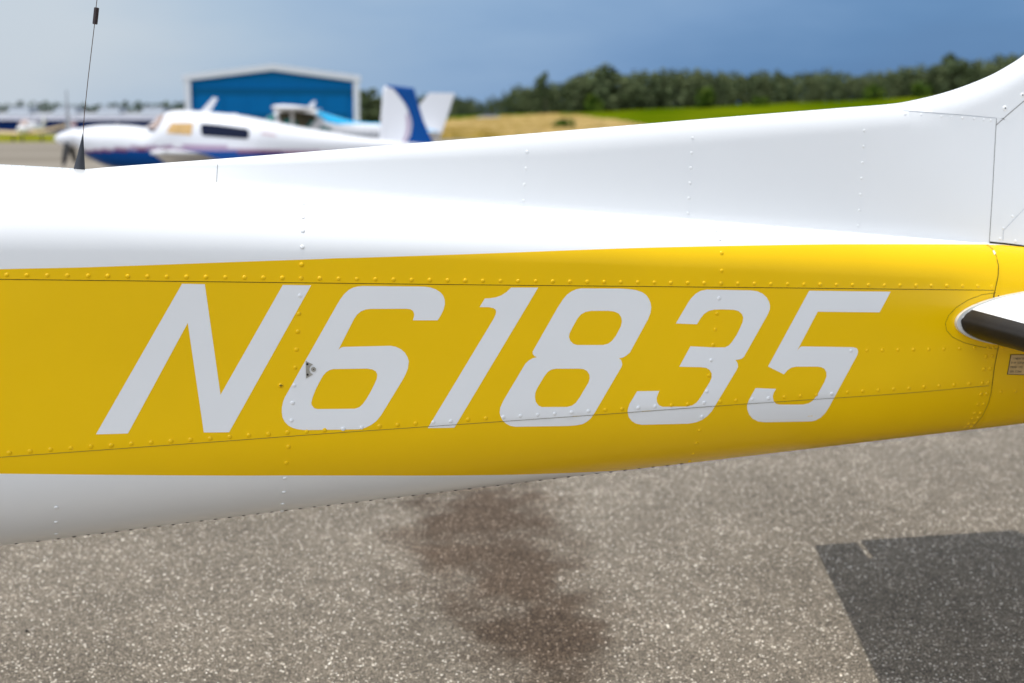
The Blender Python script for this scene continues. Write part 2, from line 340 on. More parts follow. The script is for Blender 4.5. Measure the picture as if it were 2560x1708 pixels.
# ---------------- trees
def crown_mesh(name, h, rad, seed, m, n=420, low=0.18):
    rnd = random.Random(seed); b = MB(); cl = []
    for k in range(11):
        zz = low + (1 - low) * (k + 0.5) / 11; rr = rad * (0.5 + 0.5 * math.sin(math.pi * min(1, (zz - low) / (1 - low) * 0.80 + 0.12)))
        a = rnd.uniform(0, 6.28); cl.append((Vector((math.cos(a) * rr * 0.55, math.sin(a) * rr * 0.55, zz * h)), rr * rnd.uniform(0.45, 0.75)))
    for k in range(n):
        c, r = rnd.choice(cl); d = Vector((rnd.gauss(0, 1), rnd.gauss(0, 1), rnd.gauss(0, 1))).normalized()
        p = c + d * r * rnd.uniform(0.55, 1.02); s = rad * rnd.uniform(0.09, 0.20)
        nrm = (d * .8 + Vector((rnd.gauss(0, .28), rnd.gauss(0, .28), rnd.gauss(0, .28) + 0.45))).normalized()
        t1 = nrm.orthogonal().normalized(); t2 = nrm.cross(t1)
        b.face([p - t1 * s, p - t2 * s * .8, p + t1 * s, p + t2 * s * rnd.uniform(.6, 1.1)], m)
    return b
def trunk_mb(h, r, rnd):
    b = MB(); b.tube([(0, 0, -0.3), (r * .2, 0, h * 0.25), (-r * .2, r * .2, h * 0.5), (0, 0, h * 0.82)], [r, r * .75, r * .5, r * .15], M_BARK, 7)
    for k in range(5):
        a = rnd.uniform(0, 6.28); z = h * rnd.uniform(0.3, 0.6)
        b.tube([(0, 0, z), (math.cos(a) * h * .1, math.sin(a) * h * .1, z + h * .08), (math.cos(a) * h * .2, math.sin(a) * h * .2, z + h * .2)], [r * .4, r * .3, r * .1], M_BARK, 5)
    return b
sky_line = lerp_tab([(880, 232), (920, 226), (950, 238), (1000, 232), (1060, 236), (1131, 234), (1196, 250), (1234, 246), (1265, 231), (1291, 214), (1345, 208), (1406, 204), (1433, 190), (1464, 179), (1502, 178), (1544, 180), (1598, 180),
    (1674, 172), (1751, 176), (1828, 182), (1943, 178), (1989, 184), (2071, 175), (2150, 187), (2221, 170), (2293, 163), (2375, 147), (2436, 154), (2471, 146), (2560, 130), (2750, 110), (3000, 100)])
wood = MB(); rnd = random.Random(11); proto = [crown_mesh('c', 1.0, 0.42, 50 + k, M_LEAF, 320, 0.04) for k in range(6)]
for row in range(3):
    px = 862 + row * 9
    while px < 2950:
        y = 352 + row * 16 + rnd.uniform(-5, 5); p = on_depth(px, 300, y); z0 = field_h(p.x, p.y)
        top = on_depth(px, sky_line(px) + rnd.uniform(-2, 6) + (2 - row) * 6, y).z; h = max(2.5, top - z0)
        c = proto[rnd.randrange(6)]; i0 = len(wood.v); a = rnd.uniform(0, 6.28); wd = rnd.uniform(0.65, 0.95) * min(h, 9) * 1.0
        ca, sa = math.cos(a), math.sin(a)
        for q in c.v: wood.v.append(Vector((p.x + (q.x * ca - q.y * sa) * wd, y + (q.x * sa + q.y * ca) * wd, z0 - 0.7 + q.z * (h * 0.93 + 0.7))))
        for f in c.f: wood.f.append(tuple(i0 + k for k in f)); wood.m.append(0)
        px += rnd.uniform(15, 27)
wood.mi(M_LEAF)
link('wood', wood.mesh('wood', smooth=False), kind='stuff', label='dark green wood along the field edge under the blue sky')
ft = MB(); proto3 = [crown_mesh('c', 1.0, 0.5, 90 + k, M_LEAF3, 160, 0.02) for k in range(4)]
px = -520
while px < 640:
    y = 470 + rnd.uniform(-15, 25); p = on_depth(px, 300, y); h = max(3, on_depth(px, 266 + rnd.uniform(-7, 5), y).z); c = proto3[rnd.randrange(4)]; i0 = len(ft.v)
    for q in c.v: ft.v.append(Vector((p.x + q.x * h * 1.3, y + q.y * h, q.z * h)))
    for f in c.f: ft.f.append(tuple(i0 + k for k in f)); ft.m.append(0)
    px += rnd.uniform(14, 26)
ft.mi(M_LEAF3)
link('far_treeline', ft.mesh('far_treeline', smooth=False), kind='stuff', label='far hazy treeline showing above the low hangar roof')

def tree(name, px_c, py_top, y, rad, m, label, cat, seed, low=0.18, grp=None, py_base=None):
    if py_base is not None: base = field_at(px_c, py_base)
    else: q = on_depth(px_c, 300, y); base = Vector((q.x, y, field_h(q.x, y)))
    h = on_depth(px_c, py_top, base.y).z - base.z
    o = empty(name, base, label, cat, grp)
    b = crown_mesh('crown', h, rad, seed, m, 420, low)
    link('crown', b.mesh('crown', smooth=False), o)
    link('trunk' if cat == 'tree' else 'stem', trunk_mb(h, max(0.06, h * 0.02), random.Random(seed)).mesh('trunk'), o)
tree('pine_tree', 1364, 184, 345, 2.6, M_LEAF, 'slim dark tree rising alone where the wood begins to climb', 'tree', 201, 0.45)
tree('oak_tree', 1522, 174, 344, 5.5, M_LEAF, 'broad dark tree making the first peak of the wood skyline', 'tree', 202)
tree('oak_tree', 2375, 141, 343, 4.0, M_LEAF, 'tallest dark tree of the wood, just behind the curved fin fairing', 'tree', 205)
tree('oak_tree', 922, 226, 346, 3.2, M_LEAF, 'dark tree between the blue hangar and the blue-tailed airplane', 'tree', 206)
for k, (px, top, rad, lab) in enumerate(((1487, 244, 2.6, 'bright green bush at the foot of the wood below its first peak'),
        (1765, 228, 2.8, 'tall bright green bush in front of the middle of the wood'),
        (1900, 250, 2.2, 'low yellow-green bush where the wood meets the green field'),
        (2185, 220, 2.8, 'bright bush at the wood edge under the dip in the skyline'),
        (2300, 214, 2.6, 'yellow-green bush at the wood edge beside the fin fairing'))):
    tree('bush', px, top, 338, rad, M_LEAF2, lab, 'bush', 300 + k, 0.0, 'bushes along the wood edge')
tree('bush', 1413, 310, 200, 1.9, M_LEAF2, 'dark green bush standing in the tan dry grass', 'bush', 320, 0.0, py_base=330)

# small pale shed among the trees, parked pale car at the field edge
p = field_at(1705, 268, 330, 345); e = empty('shed', p + Vector((0, 8, 0)), 'small pale shed half hidden at the foot of the wood', 'shed')
b = MB(); b.box((-1.1, -0.9, 0), (1.1, 0.9, 1.3), M_TRIM2); link('wall', b.mesh('wall', smooth=False), e)
b = MB(); b.loft([[(-1.3, y, 1.3), (1.3, y, 1.3), (0, y, 1.9)] for y in (-1.05, 1.05)], M_ROOFG); link('roof', b.mesh('roof', smooth=False), e)
b = MB(); b.box((-0.3, -0.95, 0), (0.3, -0.903, 1.1), M_HBLUE2); link('door', b.mesh('door', smooth=False), e)

def car(px, py, label):
    p = field_at(px, py, 200, 330); e = empty('parked_car', p, label, 'car')
    prof = [(-2.1, .35), (-2.12, .75), (-1.95, .9), (-1.1, .98), (-0.55, 1.42), (0.75, 1.45), (1.5, 1.0), (2.05, .92), (2.12, .6), (2.08, .32)]
    b = MB(); b.loft([[(x, y, z) for x, z in prof] for y in (-0.85, 0.85)], M_CARW); link('body', b.mesh('body', smooth=False), e)
    for y in (-0.86, 0.86):
        b = MB(); b.face([(-0.95, y, 1.0), (-0.5, y, 1.36), (0.7, y, 1.38), (1.3, y, 1.0)], M_DKGLASS); link('window', b.mesh('window', smooth=False), e)
        for x in (-1.3, 1.3):
            b = MB(); b.loft([[(x + .32 * math.cos(a * .524), y + d, .32 + .32 * math.sin(a * .524)) for a in range(12)] for d in (-.1, .03)], M_RUBBER); link('wheel', b.mesh('wheel', auto=40), e)
car(1222, 303, 'pale car parked at the edge of the tan dry grass')

# ---------------- hangars
def big_hangar():
    Y = 262.0; L = on_depth(465, 190, Y); Rr = on_depth(897, 186, Y); pk = on_depth(681, 160, Y)
    x0, x1, xm = L.x, Rr.x, pk.x; ze = (L.z + Rr.z) / 2; zp = pk.z; dep = 36
    base = Vector((xm, Y, 0)); e = empty('hangar', base, 'large blue metal hangar with white gable trim and closed doors', 'hangar', rz=R(9.6))
    ax, bx = x0 - xm, x1 - xm; t = 1.15
    b = MB()
    b.loft([[(ax + .6, y, 0), (bx - .6, y, 0), (bx - .6, y, ze - t), (0, y, zp - t), (ax + .6, y, ze - t)] for y in (0.6, dep)], M_HBLUE); link('wall', b.mesh('wall', smooth=False), e)
    b = MB(); b.loft([[(ax - .3, y, ze - t), (0, y, zp - t), (bx + .3, y, ze - t), (bx + .3, y, ze), (0, y, zp), (ax - .3, y, ze)] for y in (-0.2, dep + .3)], M_TRIM); link('roof', b.mesh('roof', smooth=False), e)
    for xa in (ax, bx - 1.1):
        b = MB(); b.box((xa, -0.1, 0), (xa + 1.1, 0.7, ze - t), M_TRIM); link('corner_post', b.mesh('corner_post', smooth=False), e)
    zh = on_depth(680, 238, Y).z
    b = MB(); b.box((ax + 1.3, 0.35, zh), (bx - 1.3, 0.58, zh + 1.25), M_HBLUE2); link('door_header', b.mesh('door_header', smooth=False), e)  # darker blue paints in the shade of the header overhang
    # vertical ribs of the cladding
    b = MB(); k = ax + 2
    while k < bx - 2:
        zt = zp - t + (ze - zp) * abs(k) / abs(ax) - 0.1; b.box((k, 0.52, zh + 1.3), (k + .12, 0.598, zt), M_HBLUE); k += 0.9
    link('cladding_rib', b.mesh('cladding_rib', smooth=False), e, kind='stuff')
    nd = 6; wd = (bx - ax - 4.4) / nd
    for i in range(nd):
        xa = ax + 2.2 + i * wd; b = MB(); yy = 0.40 if i % 2 else 0.25
        b.box((xa + .03, yy, 0.05), (xa + wd - .03, yy + .12, zh - .02), M_HBLUE); d = link('door', b.mesh('door', smooth=False), e)
        b = MB(); b.box((xa + .05, yy - .05, 0.1), (xa + wd - .05, yy - .003, 3.6), M_ROOFG if False else M_HBLUE2); link('kick_panel', b.mesh('kick_panel', smooth=False), d)
big_hangar()
def low_hangar():
    Y = 300.0; xl = on_depth(-700, 300, Y).x; xr = on_depth(452, 300, Y).x; ze = on_depth(100, 300, Y).z; zf = on_depth(100, 291, Y).z
    base = Vector(((xl + xr) / 2, Y, 0)); e = empty('hangar_row', base, 'long low hangar row with navy doors and grey metal roof', 'hangar'); cx = base.x
    zr = on_depth(100, 281, Y + 9).z
    b = MB(); b.box((xl - cx, 0.4, 0), (xr - cx, 18, ze), M_TRIM); link('wall', b.mesh('wall', smooth=False), e)
    b = MB(); b.loft([[(x, -0.6, ze), (x, 18.6, ze), (x, 18.6, zf), (x, 9, zr), (x, -0.6, zf)] for x in (xl - cx - .4, xr - cx + .4)], M_ROOFG); link('roof', b.mesh('roof', smooth=False), e)
    b = MB(); b.box((xl - cx - .4, -0.72, ze - .05), (xr - cx + .4, -0.603, zf - .25), M_TRIM); link('fascia', b.mesh('fascia', smooth=False), e)
    for px0, px1 in ((-380, -300), (-295, -190), (-180, -90), (-80, 76), (95, 168), (190, 290), (293, 395)):
        xa, xb = on_depth(px0, 310, Y).x - cx, on_depth(px1, 310, Y).x - cx
        b = MB(); b.box((xa, 0.2, 0.02), (xb, 0.36, ze - .06), M_HNAVY); link('door', b.mesh('door', smooth=False), e)
    for px in (-190, -80, 52, 168, 276, 386):
        xa, xb = on_depth(px - 29, 280, Y + 5).x - cx, on_depth(px + 29, 280, Y + 5).x - cx
        z0 = on_depth(px, 285.5, Y + 3).z - .25; z1 = on_depth(px, 267, Y + 5).z
        b = MB(); b.loft([[(xa + i, 3, z0), (xb - i, 3, z0), (xb - i, 11, z0), (xa + i, 11, z0)] if k == 0 else [(xa + i, 4, z), (xb - i, 4, z), (xb - i, 10, z), (xa + i, 10, z)] for k, (i, z) in enumerate(((0, z0), (0.35, z1 - .25), (.3, z1)))], M_TRIM2)
        link('roof_monitor', b.mesh('roof_monitor', smooth=False), e)
low_hangar()

# ================================================================== OTHER AIRCRAFT
def airfoil(n=12, t=0.12):
    xs = [0.5 * (1 - math.cos(math.pi * k / n)) for k in range(n + 1)]
    yt = lambda x: 5 * t * (0.2969 * math.sqrt(x) - 0.126 * x - 0.3516 * x * x + 0.2843 * x**3 - 0.1036 * x**4)
    up = [(x, yt(x)) for x in reversed(xs)]; lo = [(x, -yt(x)) for x in xs[1:-1]]
    return up + lo
def wing_mb(root, tip, cr, ct, m, t=0.13, inc=0.0, n=6, cap=True):
    """root / tip: leading-edge points (local x aft, y lateral, z up)"""
    b = MB(); rings = []; af = airfoil(10, t); root = Vector(root); tip = Vector(tip)
    for k in range(n + 1):
        f = k / n; le = root.lerp(tip, f); c = cr + (ct - cr) * f
        rings.append([(le.x + x * c, le.y, le.z + z * c - math.tan(inc) * x * c) for x, z in af])
    if cap:
        le = tip + (tip - root).normalized() * 0.10; c = ct * 0.8
        rings.append([(le.x + ct * .1 + x * c, le.y, le.z + z * c * 0.35 - math.tan(inc) * x * c) for x, z in af])
    b.loft(rings, m); return b
def side_plane(e_loc, rz):
    """functions turning photograph pixels into (x aft, z) on the aircraft's plane of symmetry"""
    ax = Vector((math.cos(rz), math.sin(rz), 0)); nr = Vector((-math.sin(rz), math.cos(rz), 0)); o = Vector(e_loc)
    def f(px, py):
        p = on_plane(px, py, o, nr) - o; return p.dot(ax), p.z
    return f
def body_rings(top, bot, width, x0, x1, n, seg=36, ex=2.4, zmid=0.5):
    rings = []
    for k in range(n + 1):
        x = x0 + (x1 - x0) * k / n; zt, zb, a = top(x), bot(x), width(x); zc = zb + (zt - zb) * zmid; r = []
        for q in range(seg):
            an = 2 * math.pi * q / seg; c, s = math.cos(an), math.sin(an)
            yy = a * math.copysign(abs(c) ** (2 / ex), c); h = (zt - zc) if s > 0 else (zc - zb)
            r.append((x, yy, zc + h * math.copysign(abs(s) ** (2 / ex), s)))
        rings.append(r)
    return rings
def decal(px_poly, e, bvh, m, name, parent=None, off=0.012, grid=6, both=True):
    """a patch lying on the skin: triangulated, its points dropped onto the body"""
    bm = bmesh.new(); vs_ = [bm.verts.new((x, y, 0)) for x, y in px_poly]; bm.faces.new(vs_)
    xs = [p[0] for p in px_poly]; ys = [p[1] for p in px_poly]
    for ax, lo, hi in ((0, min(xs), max(xs)), (1, min(ys), max(ys))):
        k = lo + grid
        while k < hi:
            co = (k, 0, 0) if ax == 0 else (0, k, 0); no = (1, 0, 0) if ax == 0 else (0, 1, 0)
            bmesh.ops.bisect_plane(bm, geom=bm.verts[:] + bm.edges[:] + bm.faces[:], plane_co=co, plane_no=no); k += grid
    b = MB(); inv = e.matrix_world.inverted(); idx = {}
    bm.verts.ensure_lookup_table()
    for v in bm.verts:
        o = inv @ CAM; d = (inv.to_3x3() @ ray(v.co.x, v.co.y)).normalized(); h = bvh.ray_cast(o, d)
        if h[0] is None:
            h = bvh.find_nearest(o + d * (o.length))
        nn = h[1] if h[1].dot(d) < 0 else -h[1]
        idx[v] = len(b.v); b.v.append(h[0] + nn * off)
    for f in bm.faces: b.f.append(tuple(idx[v] for v in f.verts)); b.m.append(b.mi(m))
    bm.free()
    link(name, b.mesh(name), parent or e)
    if both:
        for v in b.v: v.y = -v.y
        b.f = [f[::-1] for f in b.f]; link(name, b.mesh(name), parent or e)
def wheel(parent, x, y, r, z_top, name='wheel'):
    b = MB(); b.loft([[(x + r * math.cos(a * .4488), y + d, r + r * math.sin(a * .4488)) for a in range(14)] for d in (-.07, .07)], M_RUBBER); wl_ = link(name, b.mesh(name, auto=40), parent)
    b = MB(); b.tube([(x, y, r), (x, y * .96, z_top)], [0.05, 0.07], M_FWHITE, 8); link('gear_leg', b.mesh('gear_leg'), parent)

def blue_airplane():
    rz = R(8.0); o0 = on_depth(600, 330, 28.0); loc = Vector((o0.x, o0.y, 0))
    e = empty('airplane', loc, 'white low-wing airplane with blue belly and blue rudder, parked beyond the yellow one', 'airplane', rz=rz)
    bpy.context.view_layer.update()
    P = side_plane(loc, rz)
    top = smooth_tab([P(*q) for q in ((196, 322), (240, 314), (300, 312.5), (340, 315), (368, 317), (398, 291), (430, 277), (470, 276), (527, 280.5), (597, 287.5), (674, 302), (765, 320), (860, 336), (955, 349), (1060, 358))])
    bot = smooth_tab([P(*q) for q in ((196, 372), (211, 387), (239, 403), (267, 415), (310, 423), (420, 430), (560, 428), (700, 417), (850, 400), (960, 386), (1060, 374))])
    xn = P(196, 340)[0]; xt = P(1060, 366)[0]
    wid = lerp_tab([(xn, .36), (xn + .5, .50), (xn + 1.6, .56), (xn + 3.4, .56), (xn + 5.2, .30), (xt, .06)])
    stripe = smooth_tab([P(*q) for q in ((150, 381), (211, 381), (300, 378), (400, 376), (520, 377), (673, 382), (800, 389), (1060, 398))])
    mauve = smooth_tab([P(*q) for q in ((150, 380), (230, 374), (330, 365), (420, 364), (520, 364), (673, 370), (760, 374), (1060, 384))])
    def mf(p):
        zs, zm = stripe(p.x), mauve(p.x)
        if p.z < zs: return M_FBLUE
        if p.z < zs + 0.03: return M_MAROON
        if p.z < zm: return M_MAUVE
        return M_FWHITE
    rings = body_rings(top, bot, wid, xn, xt, 110, 72, 2.3, 0.52)
    b = MB(); b.loft(rings, M_FWHITE, mfun=mf)
    fus = link('fuselage', b.mesh('fuselage', auto=50), e)
    bvh = BVHTree.FromPolygons([tuple(v) for v in b.v], b.f)
    # spinner and propeller
    xs, zs = P(135, 348); xb, zb2 = P(194, 345); b = MB()
    b.loft([[(xs + (xb - xs) * f, r * math.cos(a * .393), zs + (zb2 - zs) * f + r * math.sin(a * .393)) for a in range(16)] for f, r in ((0, .01), (.12, .07), (.35, .13), (.7, .165), (1, .18))], M_FWHITE)
    link('spinner', b.mesh('spinner', auto=60), e)
    hub = Vector((xs + (xb - xs) * .62, 0, zs - .01))
    for k, m in ((90, M_PROPG), (210, M_PROP), (330, M_PROP)):  # upper blade coloured as sunlit, lower two coloured as in shade
        d = Vector((0, math.cos(R(k)), math.sin(R(k)))); sde = Vector((0, -d.z, d.y)); b = MB(); rg = []
        for r_, wdt, tw in ((.10, .05, 60), (.25, .075, 45), (.55, .085, 28), (.80, .07, 20), (.93, .03, 17)):
            cdir = sde * math.cos(R(tw)) + Vector((1, 0, 0)) * math.sin(R(tw)); nd = d.cross(cdir); c = hub + d * r_
            rg.append([c + cdir * wdt, c + nd * .014, c - cdir * wdt, c - nd * .014])
        b.loft(rg, m); link('propeller_blade', b.mesh('propeller_blade', auto=40), e)
    # wings, tailplane
    zr = 0.70; xr = P(452, 390)[0]
    for sg in (-1, 1):
        wb = wing_mb((xr, sg * .35, zr), (xr + .02, sg * 5.35, zr + .47), 1.55, .80, M_FWHITE, .14, R(2)); wo_ = link('wing', wb.mesh('wing', auto=50), e)
        b = MB(); b.tube([(xr + .02, sg * 5.47, zr + .47), (xr + .25, sg * 5.5, zr + .47)], [.03, .05], M_FWHITE, 8); link('tip_light', b.mesh('tip_light'), wo_)
        xt0 = P(960, 362)[0]; zt0 = P(960, 362)[1]
        tb = wing_mb((xt0, sg * .05, zt0), (xt0 + .25, sg * 1.8, zt0), .95, .6, M_FWHITE, .10); link('tailplane', tb.mesh('tailplane', auto=50), e)
    # fin with blue rudder: outline read off the photograph, given its own thickness
    def slab(poly, th, m, name):
        pts = [P(*q) for q in poly]; b = MB()
        cx = sum(p[0] for p in pts) / len(pts); cz = sum(p[1] for p in pts) / len(pts)
        sc = lambda f: [(cx + (x - cx) * f, cz + (z - cz) * f) for x, z in pts]
        b.loft([[(x, y, z) for x, z in sc(f)] for y, f in ((-th, .93), (-th * .45, 1.0), (th * .45, 1.0), (th, .93))], m); return link(name, b.mesh(name, smooth=False), e)
    slab([(958, 222), (963, 214), (981, 219), (995, 236), (1010, 255), (1019, 272), (1024.5, 288.5), (1028, 303), (1029, 317), (1026, 339), (1016, 360), (1000, 372), (946, 372), (950, 320)], .055, M_FWHITE, 'fin')
    slab([(964, 212), (1034.5, 220.5), (1046, 261), (1059, 303), (1081, 352), (1086, 366), (1010, 370), (1017.2, 360), (1027.4, 339), (1030.4, 317), (1029.4, 303), (1026, 288.5), (1020.5, 272), (1011.5, 255), (996.5, 235.5), (982.5, 218)], .05, M_FBLUE, 'rudder')
    for poly, m in (([(1018, 280), (1022, 292), (1024, 305), (1024, 318), (1021, 338), (1010, 360), (1003, 360), (1013, 338), (1016, 318), (1016, 305), (1014, 292)], M_MAUVE),):
        pts = [P(*q) for q in poly]; b = MB(); b.loft([[(x, y, z) for x, z in pts] for y in (-.058, .058)], m); link('fin_stripe', b.mesh('fin_stripe', smooth=False), e)
    # glazing
    decal([(416, 333), (428, 309), (483, 309), (478, 338)], e, bvh, M_GOLD, 'side_window')
    decal([(502, 315), (505, 311), (510, 310.5), (546, 313.6), (615, 323), (621, 326), (623, 332), (621, 345), (616, 348), (510, 340), (503, 335)], e, bvh, M_DKGLASS, 'rear_window')
    decal([(356, 317), (398, 291), (413, 287), (399, 312), (389, 324), (372, 321)], e, bvh, M_WSCREEN, 'windscreen', off=.02)
    decal([(369, 322.5), (389, 324.5), (384, 329.5), (372, 328)], e, bvh, M_DKGLASS, 'cowl_vent')
    for k in range(6): decal([(655 + k * 6, 331 + k), (659 + k * 6, 331.5 + k), (658 + k * 6, 336 + k), (654 + k * 6, 335.5 + k)], e, bvh, M_PINKINK, 'script_mark', both=False)
    # antennas on the roof
    pts = [P(*q) for q in ((499, 281), (533, 243), (545, 246), (524, 283))]; b = MB(); b.loft([[(x, y, z) for x, z in pts] for y in (-.02, .02)], M_FWHITE); link('blade_antenna', b.mesh('blade_antenna', smooth=False), e)
    x, z = P(580, 287); b = MB(); b.loft([[(x + dx, .07 * s * math.cos(a * .785), z - .03 + .05 * s * max(0, math.sin(a * .785))) for a in range(8)] for dx, s in ((-.14, .1), (-.08, 1), (.08, 1), (.18, .1))], M_FWHITE); link('antenna_dome', b.mesh('antenna_dome'), e)
    wheel(e, xn + .55, 0, .19, .72); wheel(e, xr + .75, -1.3, .21, .9); wheel(e, xr + .75, 1.3, .21, .9)
blue_airplane()

def cyan_airplane():
    o0 = on_depth(850, 320, 40.0); loc = Vector((o0.x, o0.y, 0))
    e = empty('airplane', loc, 'white high-wing airplane with cyan top and teal windows, behind the blue-bellied one', 'airplane', rz=R(8.7)); bpy.context.view_layer.update()
    rz = R(8.7); P = side_plane(loc, rz); axv = Vector((math.cos(rz), math.sin(rz), 0)); nrv = Vector((-math.sin(rz), math.cos(rz), 0))
    top = smooth_tab([P(*q) for q in ((520, 330), (560, 322), (600, 318), (645, 312), (668, 294), (692, 279), (740, 272), (785, 274), (800, 279), (840, 291), (890, 304), (960, 309), (1040, 318), (1098, 326))])
    bot = smooth_tab([P(*q) for q in ((520, 360), (560, 380), (640, 394), (760, 394), (850, 384), (960, 366), (1098, 345))])
    xn = P(520, 340)[0]; xt = P(1098, 340)[0]
    wid = lerp_tab([(xn, .30), (xn + .5, .42), (xn + 1.4, .48), (xn + 2.6, .48), (xn + 4.0, .30), (xt, .05)])
    cy = smooth_tab([P(*q) for q in ((700, 275), (790, 286), (820, 308), (860, 311), (890, 309), (960, 313), (1098, 330))])
    x_c0 = P(792, 290)[0]
    def mf(p): return M_CYAN if (p.x > x_c0 and p.z > cy(p.x)) else M_FWHITE
    b = MB(); b.loft(body_rings(top, bot, wid, xn, xt, 90, 60, 2.6, .5), M_FWHITE, mfun=mf); link('fuselage', b.mesh('fuselage', auto=50), e)
    bvh = BVHTree.FromPolygons([tuple(v) for v in b.v], b.f)
    decal([(692, 279), (700, 277), (782, 285), (793, 296), (772, 320), (702, 312)], e, bvh, M_OLIVE, 'door_window')
    for pl in ([(708, 300), (730, 297), (745, 308), (742, 319), (709, 309)], [(764, 318), (780, 300), (788, 301), (772, 320)]):
        decal(pl, e, bvh, M_TEAL, 'teal_pane', off=.02)
    decal([(652, 311), (672, 293), (686, 281), (688, 306), (668, 312)], e, bvh, M_TEAL, 'windscreen')
    decal([(796, 324), (804, 314), (826, 320), (832, 326)], e, bvh, M_TEAL, 'rear_window')
    for k in range(6):
        x = 858 + k * 16; decal([(x, 333), (x + 11, 333.5), (x + 10, 344), (x - 1, 343.5)], e, bvh, M_GREYINK, 'letter_mark', both=False, grid=5)
    pt = on_plane(678, 269, loc - nrv * 4.8, nrv); zw = pt.z - .03; xa = (pt - loc).dot(axv) - .05
    for sg in (-1, 1):
        rb = wing_mb((xa, sg * .3, zw + .06), (xa + .05, sg * 4.8, zw + .03), 1.4, 1.08, M_FWHITE, .14, R(1)); link('wing', rb.mesh('wing', auto=50), e)
        b = MB(); b.tube([(xa + .55, sg * .48, .85), (xa + .55, sg * 2.4, zw - .08)], .045, M_FWHITE, 8); link('wing_strut', b.mesh('wing_strut'), e)
        x0, z0 = P(1030, 330); tb = wing_mb((x0, sg * .05, z0), (x0 + .2, sg * 1.5, z0), .8, .55, M_FWHITE, .1); link('tailplane', tb.mesh('tailplane', auto=50), e)
    pts = [P(*q) for q in ((1073, 232), (1137, 233), (1118, 292), (1098, 350), (1000, 350), (985, 318), (1030, 286), (1047, 264))]; b = MB()
    b.loft([[(x, y, z) for x, z in pts] for y in (-.04, .04)], M_FWHITE); link('fin', b.mesh('fin', smooth=False), e)
    pts = [P(*q) for q in ((1137.5, 233), (1150, 236), (1128, 300), (1108, 350), (1099, 350), (1119, 292))]
    pts = [P(*q) for q in ((768, 268), (783, 252), (790, 253), (784, 271))]; b = MB(); b.loft([[(x, y, z) for x, z in pts] for y in (-.015, .015)], M_FWHITE); link('blade_antenna', b.mesh('blade_antenna', smooth=False), e)
    b = MB(); b.loft([[(xn - .3 + .3 * f, r * math.cos(a * .524), top(xn) * .5 + bot(xn) * .5 + r * math.sin(a * .524)) for a in range(12)] for f, r in ((0, .01), (.4, .1), (1, .16))], M_FWHITE); link('spinner', b.mesh('spinner'), e)
    wheel(e, xn + .5, 0, .19, .7); wheel(e, xn + 2.0, -1.1, .2, .75); wheel(e, xn + 2.0, 1.1, .2, .75)
cyan_airplane()

def tan_airplane():
    c = on_depth(64, 330, 140.0); k = 140.0 / FPX; loc = Vector((c.x, 140.0, 0))
    e = empty('airplane', loc, 'tiny distant airplane facing the camera with tan upswept wings, in front of the low hangars', 'airplane')
    zc = on_depth(64, 320, 140).z
    b = MB(); b.loft([[(rx * math.cos(a * .393), y, zc + dz + rz_ * math.sin(a * .393)) for a in range(16)] for y, rx, rz_, dz in ((-1.6, .2, .2, -.2), (-1.3, .45, .42, -.2), (-.2, .58, .52, -.1), (1.2, .58, .62, .0), (2.6, .45, .5, .0), (5.5, .1, .2, .0))], M_FWHITE); link('fuselage', b.mesh('fuselage'), e)
    b = MB(); b.loft([[(r * math.cos(a * .524), y, zc - .1 + r * math.sin(a * .524)) for a in range(12)] for y, r in ((-2.0, .02), (-1.85, .12), (-1.6, .2))], M_FWHITE); link('spinner', b.mesh('spinner'), e)
    for sg, tip in ((1, (183, 312)), (-1, (-62, 326))):
        tp = on_depth(tip[0], tip[1], 140); z0 = on_depth(64, 336, 140).z; rg = []; af = airfoil(8, .17)
        for f in (0, .25, .5, .75, 1):
            x = sg * .35 * (1 - f) + (tp.x - loc.x) * f; z = z0 + (tp.z - z0) * f; ch = 1.9 - .7 * f
            rg.append([(x, -.6 + u * ch, z + v * ch - u * ch * -.09) for u, v in af])
        b = MB(); b.loft(rg, M_TAN); wg = link('wing', b.mesh('wing', auto=50), e)
        b = MB(); b.tube([(tp.x - loc.x, -.5, tp.z), (tp.x - loc.x + sg * .25, -.1, tp.z + .02)], [.1, .14], M_RED, 8); link('tip_light', b.mesh('tip_light'), wg)
    b = MB(); b.loft([[(x, 5.0, zc + .2), (x, 6.0, zc + .2), (x, 6.0, zc + 1.2), (x, 5.5, zc + 1.2)] for x in (-.05, .05)], M_FWHITE); link('fin', b.mesh('fin', smooth=False), e)
    b = MB(); b.loft([[(sx * .42, -.9 + .35 * 0, zc + .28), (sx * .34, .1, zc + .74)] + [(0, .1, zc + .8), (0, -.9, zc + .32)] for sx in (-1, 1)], M_WSCREEN); link('windscreen', b.mesh('windscreen', smooth=False), e)
    for x, y in ((0, -1.0), (-1.4, .5), (1.4, .5)):
        b = MB(); b.tube([(x, y, .1), (x, y, zc - .3)], .06, M_PROPG, 6); link('gear_leg', b.mesh('gear_leg'), e)
        b = MB(); b.loft([[(x + d, y + .2 * math.cos(a * .524), .2 + .2 * math.sin(a * .524)) for a in range(12)] for d in (-.07, .07)], M_RUBBER); link('wheel', b.mesh('wheel', auto=40), e)
tan_airplane()

